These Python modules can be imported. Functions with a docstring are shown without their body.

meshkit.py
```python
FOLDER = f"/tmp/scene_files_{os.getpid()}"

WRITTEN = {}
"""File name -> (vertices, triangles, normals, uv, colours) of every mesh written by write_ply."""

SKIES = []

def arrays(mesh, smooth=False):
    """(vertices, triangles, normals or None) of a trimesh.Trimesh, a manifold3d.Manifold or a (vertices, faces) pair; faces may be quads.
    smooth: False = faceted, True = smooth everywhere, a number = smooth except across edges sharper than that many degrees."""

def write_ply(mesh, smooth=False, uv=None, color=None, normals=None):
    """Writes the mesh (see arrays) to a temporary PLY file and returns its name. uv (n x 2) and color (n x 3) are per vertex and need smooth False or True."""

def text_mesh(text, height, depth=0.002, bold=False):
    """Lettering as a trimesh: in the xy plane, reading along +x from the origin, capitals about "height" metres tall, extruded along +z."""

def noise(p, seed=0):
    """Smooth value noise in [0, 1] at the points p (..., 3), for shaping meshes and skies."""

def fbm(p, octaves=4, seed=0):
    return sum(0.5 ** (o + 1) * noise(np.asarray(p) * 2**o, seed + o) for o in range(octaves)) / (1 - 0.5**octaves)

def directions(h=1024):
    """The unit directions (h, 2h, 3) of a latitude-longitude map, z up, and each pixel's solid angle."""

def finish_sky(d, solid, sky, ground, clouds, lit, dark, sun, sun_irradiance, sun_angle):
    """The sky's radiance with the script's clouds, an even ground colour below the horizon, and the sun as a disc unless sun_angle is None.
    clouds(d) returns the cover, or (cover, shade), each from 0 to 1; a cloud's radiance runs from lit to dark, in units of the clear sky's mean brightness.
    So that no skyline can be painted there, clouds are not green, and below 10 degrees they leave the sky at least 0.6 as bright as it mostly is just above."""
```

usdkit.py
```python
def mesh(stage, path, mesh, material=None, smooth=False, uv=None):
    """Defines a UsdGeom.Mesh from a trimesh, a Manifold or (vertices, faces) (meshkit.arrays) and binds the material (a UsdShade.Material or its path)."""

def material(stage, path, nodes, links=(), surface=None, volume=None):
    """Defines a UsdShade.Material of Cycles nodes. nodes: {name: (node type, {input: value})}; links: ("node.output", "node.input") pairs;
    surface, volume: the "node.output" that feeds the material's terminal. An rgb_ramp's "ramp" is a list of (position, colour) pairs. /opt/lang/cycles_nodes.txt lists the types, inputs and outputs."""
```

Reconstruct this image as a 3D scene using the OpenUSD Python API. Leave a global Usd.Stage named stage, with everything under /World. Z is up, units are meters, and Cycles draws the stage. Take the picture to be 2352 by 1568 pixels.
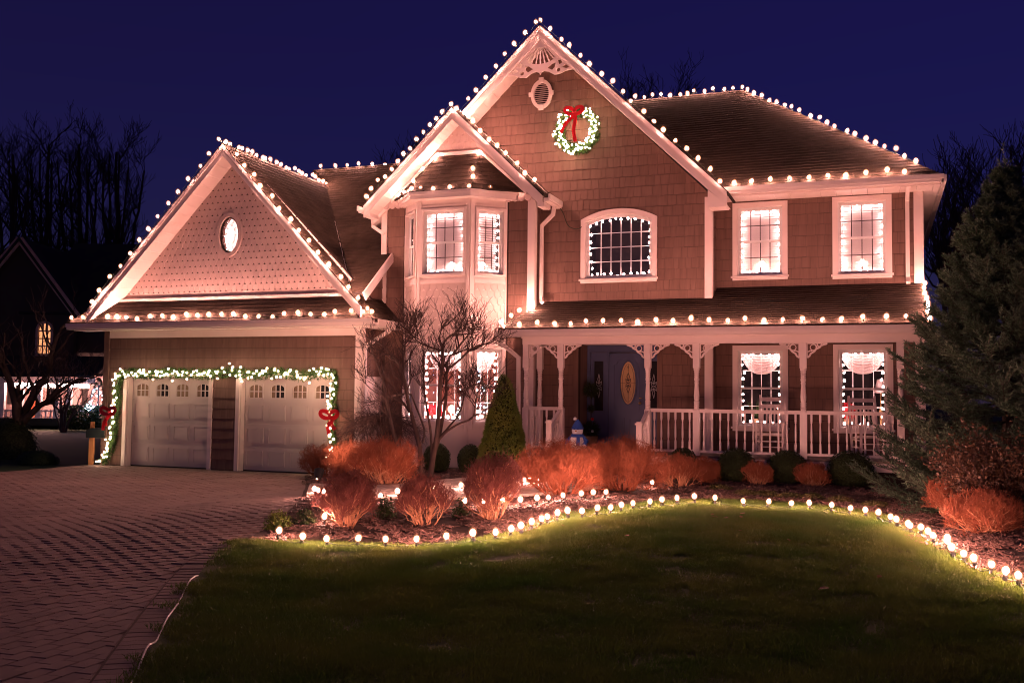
import math, random
import numpy as np, trimesh, usdkit
from shapely.geometry import Polygon, Point, LineString, box as sbox
from shapely.prepared import prep
from shapely import affinity
from pxr import Usd, UsdGeom, UsdLux, UsdShade, Gf, Sdf, Vt

stage = Usd.Stage.CreateInMemory()
UsdGeom.SetStageUpAxis(stage, UsdGeom.Tokens.z)
UsdGeom.SetStageMetersPerUnit(stage, 1.0)
UsdGeom.Xform.Define(stage, '/World')
V = lambda *a: np.array(a, float)

# ------------------------------------------------------------------ camera
EYE = V(0, 0, 1.8)
YAW, PITCH, ROLL = np.radians([20.431, 3.197, 0.687])
FOC = 2244.2                                   # focal length for a picture 2352 wide
FW = V(-math.sin(YAW) * math.cos(PITCH), math.cos(YAW) * math.cos(PITCH), math.sin(PITCH))
_rt = V(math.cos(YAW), math.sin(YAW), 0); _up = np.cross(_rt, FW)
RT = _rt * math.cos(ROLL) + _up * math.sin(ROLL)
UP = -_rt * math.sin(ROLL) + _up * math.cos(ROLL)
cam = UsdGeom.Camera.Define(stage, '/World/camera')
m4 = Gf.Matrix4d(*RT, 0, *UP, 0, *(-FW), 0, *EYE, 1)
cam.AddTransformOp().Set(m4)
cam.CreateHorizontalApertureAttr(36.0)
cam.CreateVerticalApertureAttr(36.0 * 682 / 1024)
cam.CreateFocalLengthAttr(36.0 * FOC / 2352)
cam.CreateClippingRangeAttr(Gf.Vec2f(0.1, 2000))
cam.CreateExposureAttr(-0.05)

# ------------------------------------------------------------------ sky and sun (after sunset)
SUN_EL, SUN_ROT = math.radians(0.3), math.radians(200)
SKY_STRENGTH = 0.10
SKY_TINT = (0.085, 0.035, 0.10)       # light of the town in the air
skymat = usdkit.material(stage, '/World/Looks/night_sky', {
    'sky': ('sky_texture', {'sky_type': 'single_scattering', 'sun_disc': False, 'sun_elevation': SUN_EL, 'sun_rotation': SUN_ROT, 'altitude': 50.0, 'ozone_density': 10.0, 'aerosol_density': 0.4}),
    'tint': ('mix_color', {'blend_type': 'add', 'fac': 1.0, 'b': SKY_TINT}),
    'tc': ('texture_coordinate', {}), 'xyz': ('separate_xyz', {}), 'hz': ('map_range', {'from_min': 0.0, 'from_max': 0.40, 'to_min': 1.0, 'to_max': 0.0, 'clamp': True}),
    'pw': ('math', {'math_type': 'power', 'value2': 2.0}), 'gl': ('mix_color', {'blend_type': 'add', 'b': (0.13, 0.11, 0.26)}),
    'bg': ('background_shader', {'strength': SKY_STRENGTH})},
    [('sky.color', 'tint.a'), ('tc.generated', 'xyz.vector'), ('xyz.z', 'hz.value'), ('hz.result', 'pw.value1'), ('pw.value', 'gl.fac'), ('tint.result', 'gl.a'), ('gl.result', 'bg.color')], surface='bg.background')
dome = UsdLux.DomeLight.Define(stage, '/World/sky')
UsdShade.MaterialBindingAPI.Apply(dome.GetPrim()).Bind(skymat)
dome.GetPrim().SetCustomDataByKey('kind', 'structure')
sun = UsdLux.DistantLight.Define(stage, '/World/moonlight')
sun.CreateNormalizeAttr(True); sun.CreateIntensityAttr(0.003); sun.CreateAngleAttr(0.5)
sun.CreateColorAttr(Gf.Vec3f(1.0, 0.9, 0.8))
sun.AddRotateXYZOp().Set(Gf.Vec3f(50, 0, 30))

# ------------------------------------------------------------------ geometry helpers
def ray(d): return FW + (d[0] - 1176) / FOC * RT - (d[1] - 784) / FOC * UP
def onY(d, y): r = ray(d); return EYE + r * (y / r[1])
def onX(d, x): r = ray(d); return EYE + r * (x / r[0])
def onax(d, z):                                # at a distance z straight ahead, measured on the level
    r = ray(d); return EYE + r * (z / (r @ V(-math.sin(YAW), math.cos(YAW), 0)))
def sstep(t): t = np.clip(t, 0, 1); return t * t * (3 - 2 * t)
def ground_h(x, y): return 0.22 * sstep((np.asarray(x) + 11.2) / 3.5) * sstep((np.asarray(y) - 6.5) / 6.0)
def on_ground(d, lift=0.0):
    r = ray(d); z = 0.0
    for _ in range(30):
        p = EYE + r * ((z + lift - EYE[2]) / r[2]); z = 0.5 * z + 0.5 * float(ground_h(p[0], p[1]))
    return p
def unit(v): v = np.asarray(v, float); return v / np.linalg.norm(v)

class MB:
    """Collects shapes into one mesh."""
    def __init__(s): s.v, s.f, s.n = [], [], 0
    def add(s, v, f):
        v = np.asarray(v, float); f = np.asarray(f, int)
        if f.shape[1] == 4: f = np.vstack([f[:, [0, 1, 2]], f[:, [0, 2, 3]]])
        s.v.append(v); s.f.append(f + s.n); s.n += len(v); return s
    def mesh(s): return np.vstack(s.v), np.vstack(s.f)
    BF = np.array([[0, 3, 2, 1], [4, 5, 6, 7], [0, 1, 5, 4], [1, 2, 6, 5], [2, 3, 7, 6], [3, 0, 4, 7]])
    def box(s, x0, x1, y0, y1, z0, z1, F=None):
        v = np.array([[x0, y0, z0], [x1, y0, z0], [x1, y1, z0], [x0, y1, z0], [x0, y0, z1], [x1, y0, z1], [x1, y1, z1], [x0, y1, z1]], float)
        return s.add(v if F is None else fr(F, v), MB.BF)
    def beam(s, p, q, w, h, up=(0, 0, 1), lift=0.0):
        """A rectangular bar from p to q, w across and h along "up"."""
        p, q = np.asarray(p, float), np.asarray(q, float); d = unit(q - p); a = np.cross(d, up); a = unit(a); b = np.cross(a, d)
        o = b * lift
        v = [p + o - a * w / 2 - b * h / 2, p + o + a * w / 2 - b * h / 2, p + o + a * w / 2 + b * h / 2, p + o - a * w / 2 + b * h / 2]
        v += [x + q - p for x in v]
        return s.add(v, [[0, 3, 2, 1], [4, 5, 6, 7], [0, 1, 5, 4], [1, 2, 6, 5], [2, 3, 7, 6], [3, 0, 4, 7]])
    def vbeam(s, p, q, y0, y1, h0, h1):
        """A board on edge from p to q in an x-z plane: y0..y1 thick, from h0 to h1 above the line pq (plumb cuts)."""
        v = [[p[0], y0, p[2] + h0], [p[0], y1, p[2] + h0], [p[0], y1, p[2] + h1], [p[0], y0, p[2] + h1],
             [q[0], y0, q[2] + h0], [q[0], y1, q[2] + h0], [q[0], y1, q[2] + h1], [q[0], y0, q[2] + h1]]
        return s.add(v, [[0, 3, 2, 1], [4, 5, 6, 7], [0, 1, 5, 4], [1, 2, 6, 5], [2, 3, 7, 6], [3, 0, 4, 7]])
    def extr(s, poly, F, d0, d1):
        """A 2D polygon (s, z) of the frame F, from depth d0 to d1."""
        for g in getattr(poly, 'geoms', [poly]):
            if g.area < 1e-7: continue
            m = trimesh.creation.extrude_polygon(g, d1 - d0, engine='earcut')
            v = np.array(m.vertices); s.add(fr(F, np.c_[v[:, 0], v[:, 2] + d0, v[:, 1]]), np.array(m.faces)[:, ::-1])
        return s
    def lathe(s, prof, c, n=12, F=None):
        prof = np.asarray(prof, float); a = np.arange(n) * 2 * np.pi / n; k = len(prof)
        v = np.stack([c[0] + prof[:, :1] * np.cos(a), c[1] + prof[:, :1] * np.sin(a), np.repeat(c[2] + prof[:, 1:], n, 1)], -1).reshape(-1, 3)
        i, j = np.meshgrid(np.arange(k - 1), np.arange(n), indexing='ij')
        return s.add(v if F is None else fr(F, v), np.stack([i * n + j, i * n + (j + 1) % n, (i + 1) * n + (j + 1) % n, (i + 1) * n + j], -1).reshape(-1, 4))
    def tubes(s, P, R, sides=3):
        """Many polylines of equal length: P (k, n, 3), R (k, n)."""
        P, R = np.asarray(P, float), np.asarray(R, float)
        if not len(P): return s
        k, n, _ = P.shape
        t = np.gradient(P, axis=1); t /= np.linalg.norm(t, axis=2, keepdims=True) + 1e-12
        ref = np.where(np.abs(t[..., 2:]) < 0.9, V(0, 0, 1), V(1, 0, 0))
        a = np.cross(t, ref); a /= np.linalg.norm(a, axis=2, keepdims=True) + 1e-12
        b = np.cross(t, a); an = np.arange(sides) * 2 * np.pi / sides
        v = P[:, :, None] + R[:, :, None, None] * (np.cos(an)[:, None] * a[:, :, None] + np.sin(an)[:, None] * b[:, :, None])
        i, j = np.meshgrid(np.arange(n - 1), np.arange(sides), indexing='ij')
        q = np.stack([i * sides + j, i * sides + (j + 1) % sides, (i + 1) * sides + (j + 1) % sides, (i + 1) * sides + j], -1).reshape(-1, 4)
        f = (q[None] + (np.arange(k) * n * sides)[:, None, None]).reshape(-1, 4)
        return s.add(v.reshape(-1, 3), f)
    def tube(s, pts, r, sides=6):
        pts = np.asarray(pts, float); r = np.broadcast_to(r, (len(pts),)); return s.tubes(pts[None], r[None], sides)
    def tris(s, a, b, c):
        n = len(a); v = np.stack([a, b, c], 1).reshape(-1, 3); return s.add(v, np.arange(3 * n).reshape(-1, 3))
    def ball(s, c, r, sub=1, sc=(1, 1, 1)):
        m = trimesh.creation.icosphere(sub, 1.0); return s.add(np.array(m.vertices) * r * np.array(sc) + c, m.faces)

def frame(o, u): u = unit(V(u[0], u[1], 0)); return np.asarray(o, float), u, V(-u[1], u[0], 0)
def fr(F, v):                                   # local (s, depth, z) to world
    o, u, d = F; v = np.asarray(v, float); return o + v[:, :1] * u + v[:, 1:2] * d + v[:, 2:] * V(0, 0, 1)
def fp(F, s, d, z): return fr(F, [[s, d, z]])[0]

COUNT, ORIGIN = {}, {}
def numbered(parent, name):
    k = (parent, name); n = COUNT.get(k, 0); COUNT[k] = n + 1
    return f'{parent}/{name}' + (f'_{n:03d}' if n else '')
def data(p, **kw):
    for k, v in kw.items():
        if v is not None: p.SetCustomDataByKey(k, v)
def thing(name, label, cat, loc=(0, 0, 0), group=None, kind=None):
    path = numbered('/World', name); x = UsdGeom.Xform.Define(stage, path)
    x.AddTranslateOp().Set(Gf.Vec3d(*map(float, loc))); ORIGIN[path] = np.asarray(loc, float)
    data(x.GetPrim(), label=label, category=cat, group=group, kind=kind); return path
def part(parent, name, mb, mat, smooth=False, label=None, kind=None):
    path = numbered(parent, name); o = ORIGIN.get(parent, np.zeros(3)); ORIGIN[path] = o
    v, f = mb.mesh() if isinstance(mb, MB) else mb
    m = usdkit.mesh(stage, path, (v - o, f), MAT[mat], smooth=smooth)
    data(m.GetPrim(), label=label, kind=kind); return path
def single(name, mb, mat, label, cat=None, group=None, kind=None, smooth=False):
    path = numbered('/World', name); ORIGIN[path] = np.zeros(3)
    v, f = mb.mesh() if isinstance(mb, MB) else mb
    m = usdkit.mesh(stage, path, (v, f), MAT[mat], smooth=smooth)
    data(m.GetPrim(), label=label, category=cat, group=group, kind=kind); return path

# ------------------------------------------------------------------ materials
MAT = {}
def surface(name, c1, c2, scale=4.0, rough=0.7, bump=0.0, bscale=30.0, stretch=(1, 1, 1), per_piece=0.0, spec=0.3, detail=4.0):
    n = {'g': ('geometry', {}), 'mp': ('mapping', {'scale': stretch}), 'n': ('noise_texture', {'scale': scale, 'detail': detail, 'roughness': 0.6}),
         'r': ('rgb_ramp', {'ramp': [(0.3, c1), (0.7, c2)]}), 'p': ('principled_bsdf', {'roughness': rough, 'specular_ior_level': spec})}
    l = [('g.position', 'mp.vector'), ('mp.vector', 'n.vector'), ('n.fac', 'r.fac')]
    col = 'r.color'
    if per_piece:
        n |= {'oi': ('object_info', {}), 'ad': ('math', {'math_type': 'add'}), 'fr': ('math', {'math_type': 'fraction'}),
              'mr': ('map_range', {'from_min': 0.0, 'from_max': 1.0, 'to_min': 1 - per_piece, 'to_max': 1 + per_piece}),
              'hs': ('hsv', {})}
        l += [('g.random_per_island', 'ad.value1'), ('oi.random', 'ad.value2'), ('ad.value', 'fr.value1'), ('fr.value', 'mr.value'), ('mr.result', 'hs.value'), (col, 'hs.color')]
        col = 'hs.color'
    l.append((col, 'p.base_color'))
    if bump:
        n |= {'bn': ('noise_texture', {'scale': bscale, 'detail': 5.0}), 'b': ('bump', {'strength': bump, 'distance': 0.02})}
        l += [('mp.vector', 'bn.vector'), ('bn.fac', 'b.height'), ('b.normal', 'p.normal')]
    MAT[name] = usdkit.material(stage, f'/World/Looks/{name}', n, l, surface='p.BSDF')
def glow(name, color, strength):
    MAT[name] = usdkit.material(stage, f'/World/Looks/{name}', {'e': ('emission', {'color': color, 'strength': strength})}, [], surface='e.emission')
def halo_shell(name, color, strength):
    """Added shell whose emission draws a soft halo of glow round a bulb."""
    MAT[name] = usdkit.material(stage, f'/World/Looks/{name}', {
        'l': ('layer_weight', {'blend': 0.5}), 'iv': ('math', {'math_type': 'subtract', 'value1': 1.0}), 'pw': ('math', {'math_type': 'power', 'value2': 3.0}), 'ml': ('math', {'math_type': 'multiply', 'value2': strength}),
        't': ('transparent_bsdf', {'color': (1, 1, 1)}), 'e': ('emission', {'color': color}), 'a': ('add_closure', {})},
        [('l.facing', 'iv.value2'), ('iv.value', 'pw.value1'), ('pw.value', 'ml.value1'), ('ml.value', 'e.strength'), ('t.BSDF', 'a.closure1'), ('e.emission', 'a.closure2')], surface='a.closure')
def leafy(name, c1, c2, scale=3.0, trans=0.3):
    MAT[name] = usdkit.material(stage, f'/World/Looks/{name}', {
        'g': ('geometry', {}), 'n': ('noise_texture', {'scale': scale, 'detail': 4.0}), 'r': ('rgb_ramp', {'ramp': [(0.3, c1), (0.7, c2)]}),
        'mr': ('map_range', {'to_min': 0.65, 'to_max': 1.35}), 'hs': ('hsv', {}),
        'p': ('principled_bsdf', {'roughness': 0.55, 'specular_ior_level': 0.3}), 't': ('translucent_bsdf', {}), 'm': ('mix_closure', {'fac': trans})},
        [('g.position', 'n.vector'), ('n.fac', 'r.fac'), ('g.random_per_island', 'mr.value'), ('mr.result', 'hs.value'), ('r.color', 'hs.color'),
         ('hs.color', 'p.base_color'), ('hs.color', 't.color'), ('p.BSDF', 'm.closure1'), ('t.BSDF', 'm.closure2')], surface='m.closure')

surface('shingle_brown', (0.155, 0.088, 0.068), (0.200, 0.116, 0.090), 2.0, 0.8, 0.3, 60, (6, 6, 0.6), 0.07)
surface('shingle_dark', (0.05, 0.028, 0.023), (0.07, 0.04, 0.032), 2.0, 0.9)  # dark backing; course gaps show it as the shadow under each butt
surface('scale_cream', (0.54, 0.41, 0.375), (0.61, 0.475, 0.435), 2.0, 0.75, 0.1, 50, (1, 1, 1), 0.06)
surface('white_paint', (0.76, 0.62, 0.575), (0.82, 0.69, 0.645), 1.5, 0.45, 0.06, 25)
surface('white_vinyl', (0.74, 0.70, 0.67), (0.8, 0.76, 0.73), 1.0, 0.35)
surface('door_white', (0.58, 0.48, 0.44), (0.66, 0.56, 0.51), 1.0, 0.4, 0.05, 40)
surface('roof_base', (0.03, 0.022, 0.018), (0.045, 0.033, 0.027), 3.0, 0.95)
surface('roof_shingle', (0.028, 0.018, 0.012), (0.056, 0.037, 0.026), 3.0, 0.95, 0.5, 150, (1, 1, 1), 0.2, 0.15)
surface('soffit_white', (0.72, 0.59, 0.54), (0.77, 0.65, 0.6), 1.0, 0.5)
surface('gutter_white', (0.7, 0.58, 0.54), (0.76, 0.65, 0.6), 1.2, 0.4)
surface('door_blue', (0.07, 0.085, 0.17), (0.09, 0.105, 0.205), 2.0, 0.4)
surface('grille_backlit', (0.10, 0.065, 0.055), (0.13, 0.085, 0.07), 3.0, 0.5)  # dark tone paints a backlit look onto the bars of lit windows
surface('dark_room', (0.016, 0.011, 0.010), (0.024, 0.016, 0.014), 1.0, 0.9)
surface('blind_slat', (0.72, 0.62, 0.6), (0.78, 0.68, 0.66), 1.0, 0.6)
surface('lace', (0.62, 0.5, 0.48), (0.75, 0.62, 0.6), 30.0, 0.9)
surface('wood_floor', (0.2, 0.14, 0.11), (0.26, 0.19, 0.15), 3.0, 0.6)
surface('amber_glass', (0.55, 0.34, 0.16), (0.66, 0.43, 0.22), 8.0, 0.25)
surface('lead', (0.04, 0.035, 0.03), (0.06, 0.05, 0.04), 5.0, 0.4)
surface('bevel_glass', (0.5, 0.45, 0.45), (0.6, 0.55, 0.55), 5.0, 0.1)
surface('paver', (0.135, 0.088, 0.078), (0.21, 0.14, 0.122), 0.9, 0.85, 0.4, 120, (1, 1, 1), 0.12)
surface('paver_joint', (0.075, 0.052, 0.042), (0.11, 0.075, 0.06), 20.0, 0.95, 0.4, 200)
surface('walk_stone', (0.36, 0.27, 0.22), (0.46, 0.36, 0.3), 3.0, 0.85, 0.3, 80, (1, 1, 1), 0.15)
surface('soil', (0.05, 0.032, 0.026), (0.085, 0.052, 0.042), 8.0, 0.95, 0.8, 40)
surface('bark_mulch', (0.09, 0.05, 0.04), (0.2, 0.11, 0.09), 12.0, 0.7, 0.2, 100, (1, 1, 1), 0.5)
surface('lawn_soil', (0.045, 0.08, 0.016), (0.09, 0.10, 0.03), 1.2, 0.95, 0.5, 60)
surface('grass_far', (0.008, 0.022, 0.005), (0.016, 0.034, 0.008), 0.6, 0.95, 0.6, 20)
surface('earth', (0.03, 0.028, 0.018), (0.045, 0.04, 0.025), 0.3, 0.95)
leafy('grass_blade', (0.08, 0.18, 0.02), (0.18, 0.23, 0.04), 1.1, 0.35)
surface('bark_grey', (0.06, 0.038, 0.032), (0.115, 0.075, 0.062), 9.0, 0.8, 0.5, 60, (1, 1, 0.3))
surface('bark_dark', (0.03, 0.022, 0.018), (0.05, 0.036, 0.03), 6.0, 0.9)
surface('twig_dark', (0.032, 0.017, 0.015), (0.058, 0.03, 0.026), 6.0, 0.8)
surface('twig_red', (0.185, 0.05, 0.024), (0.33, 0.10, 0.045), 5.0, 0.7)
surface('twig_wine', (0.12, 0.035, 0.028), (0.2, 0.06, 0.045), 5.0, 0.7)
surface('stem_tan', (0.40, 0.19, 0.10), (0.52, 0.27, 0.15), 8.0, 0.75)
leafy('boxwood_leaf', (0.025, 0.05, 0.012), (0.055, 0.085, 0.022), 4.0, 0.2)
leafy('spruce_needle', (0.07, 0.135, 0.07), (0.17, 0.25, 0.155), 2.0, 0.15)
leafy('cone_needle', (0.09, 0.16, 0.02), (0.24, 0.27, 0.045), 3.0, 0.2)
leafy('garland_needle', (0.04, 0.10, 0.02), (0.08, 0.16, 0.03), 6.0, 0.25)
leafy('brown_leaf', (0.09, 0.045, 0.025), (0.17, 0.085, 0.045), 5.0, 0.3)
leafy('cover_leaf', (0.10, 0.12, 0.03), (0.24, 0.2, 0.07), 6.0, 0.3)
leafy('fallen_leaf', (0.22, 0.07, 0.04), (0.34, 0.13, 0.07), 6.0, 0.2)
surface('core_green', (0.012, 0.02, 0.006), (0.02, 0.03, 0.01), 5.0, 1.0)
surface('wire_green', (0.015, 0.03, 0.015), (0.02, 0.04, 0.02), 5.0, 0.6)
surface('stake_black', (0.02, 0.02, 0.02), (0.03, 0.03, 0.03), 5.0, 0.5)
surface('cord_white', (0.45, 0.4, 0.38), (0.5, 0.44, 0.42), 5.0, 0.4)
surface('ribbon_red', (0.55, 0.01, 0.02), (0.7, 0.02, 0.03), 6.0, 0.4)
surface('cloth_blue', (0.03, 0.09, 0.38), (0.05, 0.13, 0.48), 9.0, 0.8)
surface('snow_white', (0.75, 0.72, 0.7), (0.8, 0.78, 0.76), 9.0, 0.8)
surface('carrot', (0.6, 0.2, 0.03), (0.65, 0.24, 0.04), 9.0, 0.6)
surface('post_wood', (0.42, 0.17, 0.06), (0.5, 0.22, 0.09), 5.0, 0.7, 0.3, 40, (1, 1, 0.2))
surface('box_dark', (0.02, 0.03, 0.03), (0.03, 0.04, 0.04), 5.0, 0.5)
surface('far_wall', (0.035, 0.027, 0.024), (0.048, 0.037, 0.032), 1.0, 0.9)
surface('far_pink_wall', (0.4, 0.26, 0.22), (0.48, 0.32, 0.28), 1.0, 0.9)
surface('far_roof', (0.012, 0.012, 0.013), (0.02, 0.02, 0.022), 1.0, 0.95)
surface('far_door', (0.5, 0.12, 0.05), (0.56, 0.15, 0.06), 2.0, 0.6)
surface('wicker', (0.3, 0.18, 0.1), (0.42, 0.28, 0.16), 20.0, 0.8)
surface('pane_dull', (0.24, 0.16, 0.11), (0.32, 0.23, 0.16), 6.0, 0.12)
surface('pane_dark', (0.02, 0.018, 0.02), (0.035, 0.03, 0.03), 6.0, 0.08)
surface('room_wall', (0.42, 0.20, 0.15), (0.48, 0.24, 0.18), 1.0, 0.9)
surface('brass', (0.5, 0.33, 0.12), (0.6, 0.4, 0.16), 9.0, 0.3)
MAT['pane_glass'] = usdkit.material(stage, '/World/Looks/pane_glass', {
    't': ('transparent_bsdf', {'color': (0.95, 0.95, 0.95)}), 'g': ('glossy_bsdf', {'roughness': 0.02}), 'f': ('fresnel', {'IOR': 1.45}), 'm': ('mix_closure', {})},
    [('f.fac', 'm.fac'), ('t.BSDF', 'm.closure1'), ('g.BSDF', 'm.closure2')], surface='m.closure')
WARM = (1.0, 0.43, 0.345)
for n_, k_ in (('', 1.0), ('_dim', 0.6), ('_hot', 1.5)): glow('bulb_warm' + n_, WARM, 470.0 * k_)
glow('bulb_path', WARM, 640.0)
halo_shell('halo_warm', (1.0, 0.38, 0.17), 0.62)
halo_shell('halo_mini', (1.0, 0.78, 0.42), 0.45)
glow('flood_lens', (1.0, 0.48, 0.36), 6500.0)
glow('bulb_mini', (1.0, 0.68, 0.45), 52.0)
glow('bulb_window', (1.0, 0.53, 0.50), 62.0)
glow('bulb_candle', (1.0, 0.55, 0.45), 300.0)
glow('bulb_blue', (0.35, 0.5, 1.0), 60.0)
glow('bulb_far', (1.0, 0.48, 0.42), 190.0)
glow('lit_window', (1.0, 0.38, 0.16), 1.3)

# ------------------------------------------------------------------ light bulbs
def bulb_mesh(c, r, up=(0, 0, 1), long=1.35):
    """A small tear-shaped glass bulb around c."""
    prof = np.array([(0.02, -1.0), (0.55, -0.8), (0.95, -0.25), (0.92, 0.3), (0.6, 0.8), (0.02, 1.12)]) * (r, r * long * 0.8)
    m = MB().lathe(prof, (0, 0, 0), 8); v, f = m.mesh()
    up = unit(up); a = unit(np.cross(up, (0.31, 0.95, 0.1))); b = np.cross(up, a)
    return v[:, :1] * a + v[:, 1:2] * b + v[:, 2:] * up + c, f
def bulb(t, c, r, up, mat, glass=None, halo_scale=2.1):
    if glass is None: return part(t, 'bulb', bulb_mesh(c, r, up), mat, smooth=True)
    e = part(t, 'bulb', bulb_mesh(c, r * halo_scale, up, 1.25), glass, smooth=True); part(e, 'filament', bulb_mesh(c, r, up), mat, smooth=True)  # outer shell is an added glow halo, the inner mesh the lit bulb
def string(name, label, cat, pts, r, mat, rng, wire=None, group=None, up=(0, 0, 1), sockets=True, jit=0.012):
    pts = np.asarray(pts, float); loc = pts[0]
    t = thing(name, label, cat, loc, group)
    w = MB(); wp = []
    for i, p in enumerate(pts):
        q = p - unit(up) * r * 1.35
        wp.append(q)
        if i + 1 < len(pts):
            qn = pts[i + 1] - unit(up) * r * 1.35; wp.append((q + qn) / 2 - unit(up) * 0.012)
    if len(wp) > 1: w.tube(np.array(wp), 0.004, 3)
    if sockets:
        P = np.stack([pts - unit(up) * r * 1.7, pts - unit(up) * r * 0.8], 1); w.tubes(P, np.full((len(pts), 2), r * 0.42), 5)
    part(t, 'wire', w, 'wire_green')
    for p in pts:
        u = unit(np.asarray(up) + rng.normal(0, 0.3, 3)); bulb(t, p + rng.normal(0, jit, 3), r * rng.uniform(0.85, 1.12), u, mat + str(rng.choice(['', '', '_dim', '_hot'])) if mat == 'bulb_warm' else mat, 'halo_warm' if mat == 'bulb_warm' else None)
    return t
def along(p, q, n): return np.linspace(p, q, n)
def arc_pts(pl, n):
    pl = np.asarray(pl, float); s = np.r_[0, np.cumsum(np.linalg.norm(np.diff(pl, axis=0), axis=1))]
    t = np.linspace(0, s[-1], n); return np.stack([np.interp(t, s, pl[:, k]) for k in range(3)], 1)

# ------------------------------------------------------------------ cladding
def clad(region, F3, row, wmin, wmax, t0, t1, rng, v0=None, scale_tail=False, gap=0.004, lap=0.972, jag=0.0, fixed=False):
    """Courses of shingles over a 2D region of the frame F3 = (origin, u, v, normal). Returns [(verts, faces)]."""
    o, u, v, n = F3; out = []
    x0, y0, x1, y1 = region.bounds; pr = prep(region)
    y = y0 if v0 is None else v0; k = 0
    while y < y1:
        x = x0 - (rng.uniform(0, wmax) if not fixed else (wmin * 0.5 if k % 2 else 0))
        while x < x1:
            w = wmin if fixed else rng.uniform(wmin, wmax)
            yb = y + (rng.uniform(-jag, jag) if jag else 0)
            if scale_tail:
                r = w / 2 - gap / 2; cx = x + w / 2; a = np.linspace(np.pi, 2 * np.pi, 7)
                c = [(cx + r * math.cos(q), yb + r * 0.9 + r * 0.9 * math.sin(q)) for q in a] + [(cx + r, y + row * 1.05), (cx - r, y + row * 1.05)]
            else:
                c = [(x + gap / 2, yb), (x + w - gap / 2, yb), (x + w - gap / 2, y + row * lap), (x + gap / 2, y + row * lap)]
            pg = Polygon(c)
            if pr.intersects(pg):
                if not pr.contains(pg):
                    pg = region.intersection(pg); pg = max(getattr(pg, 'geoms', [pg]), key=lambda g: g.area)
                    if pg.geom_type != 'Polygon' or pg.area < 2e-4: x += w; continue
                    c = list(pg.convex_hull.exterior.coords)[:-1]
                    if not pg.convex_hull.exterior.is_ccw: c = c[::-1]
                c = np.array(c); m = len(c)
                h = t0 + (t1 - t0) * np.clip((c[:, 1] - y) / (row * lap), 0, 1) + (rng.uniform(0, 0.25) * t0)
                base = o + c[:, :1] * u + c[:, 1:] * v
                vv = np.vstack([base + h[:, None] * n, base])
                f = [[0, i, i + 1] for i in range(1, m - 1)]
                for i in range(m):
                    j = (i + 1) % m; f += [[i, m + i, m + j], [i, m + j, j]]
                out.append((vv, np.array(f)))
            x += w
        y += row; k += 1
    return out
def put_pieces(parent, name, pieces, mat, keep, stuff_name):
    """The first "keep" pieces as parts of their own, the rest as one."""
    for v, f in pieces[:keep]: part(parent, name, (v, f), mat)
    rest = pieces[keep:]
    if rest:
        mb = MB()
        for v, f in rest: mb.add(v, f)
        part(parent, stuff_name, mb, mat, kind='stuff')
def wallF(y, x0=0.0): return V(x0, y, 0), V(1, 0, 0), V(0, 0, 1), V(0, -1, 0)
# ------------------------------------------------------------------ the house
rng = np.random.default_rng(7)
H = thing('house', 'large two storey brown shingled house with two garage doors, outlined in white lights', 'house', (-8, 20.5, 0))
FRONT = lambda y: frame((0, y, 0), (1, 0))
def rect(x0, x1, z0, z1): return sbox(x0, z0, x1, z1)

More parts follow.
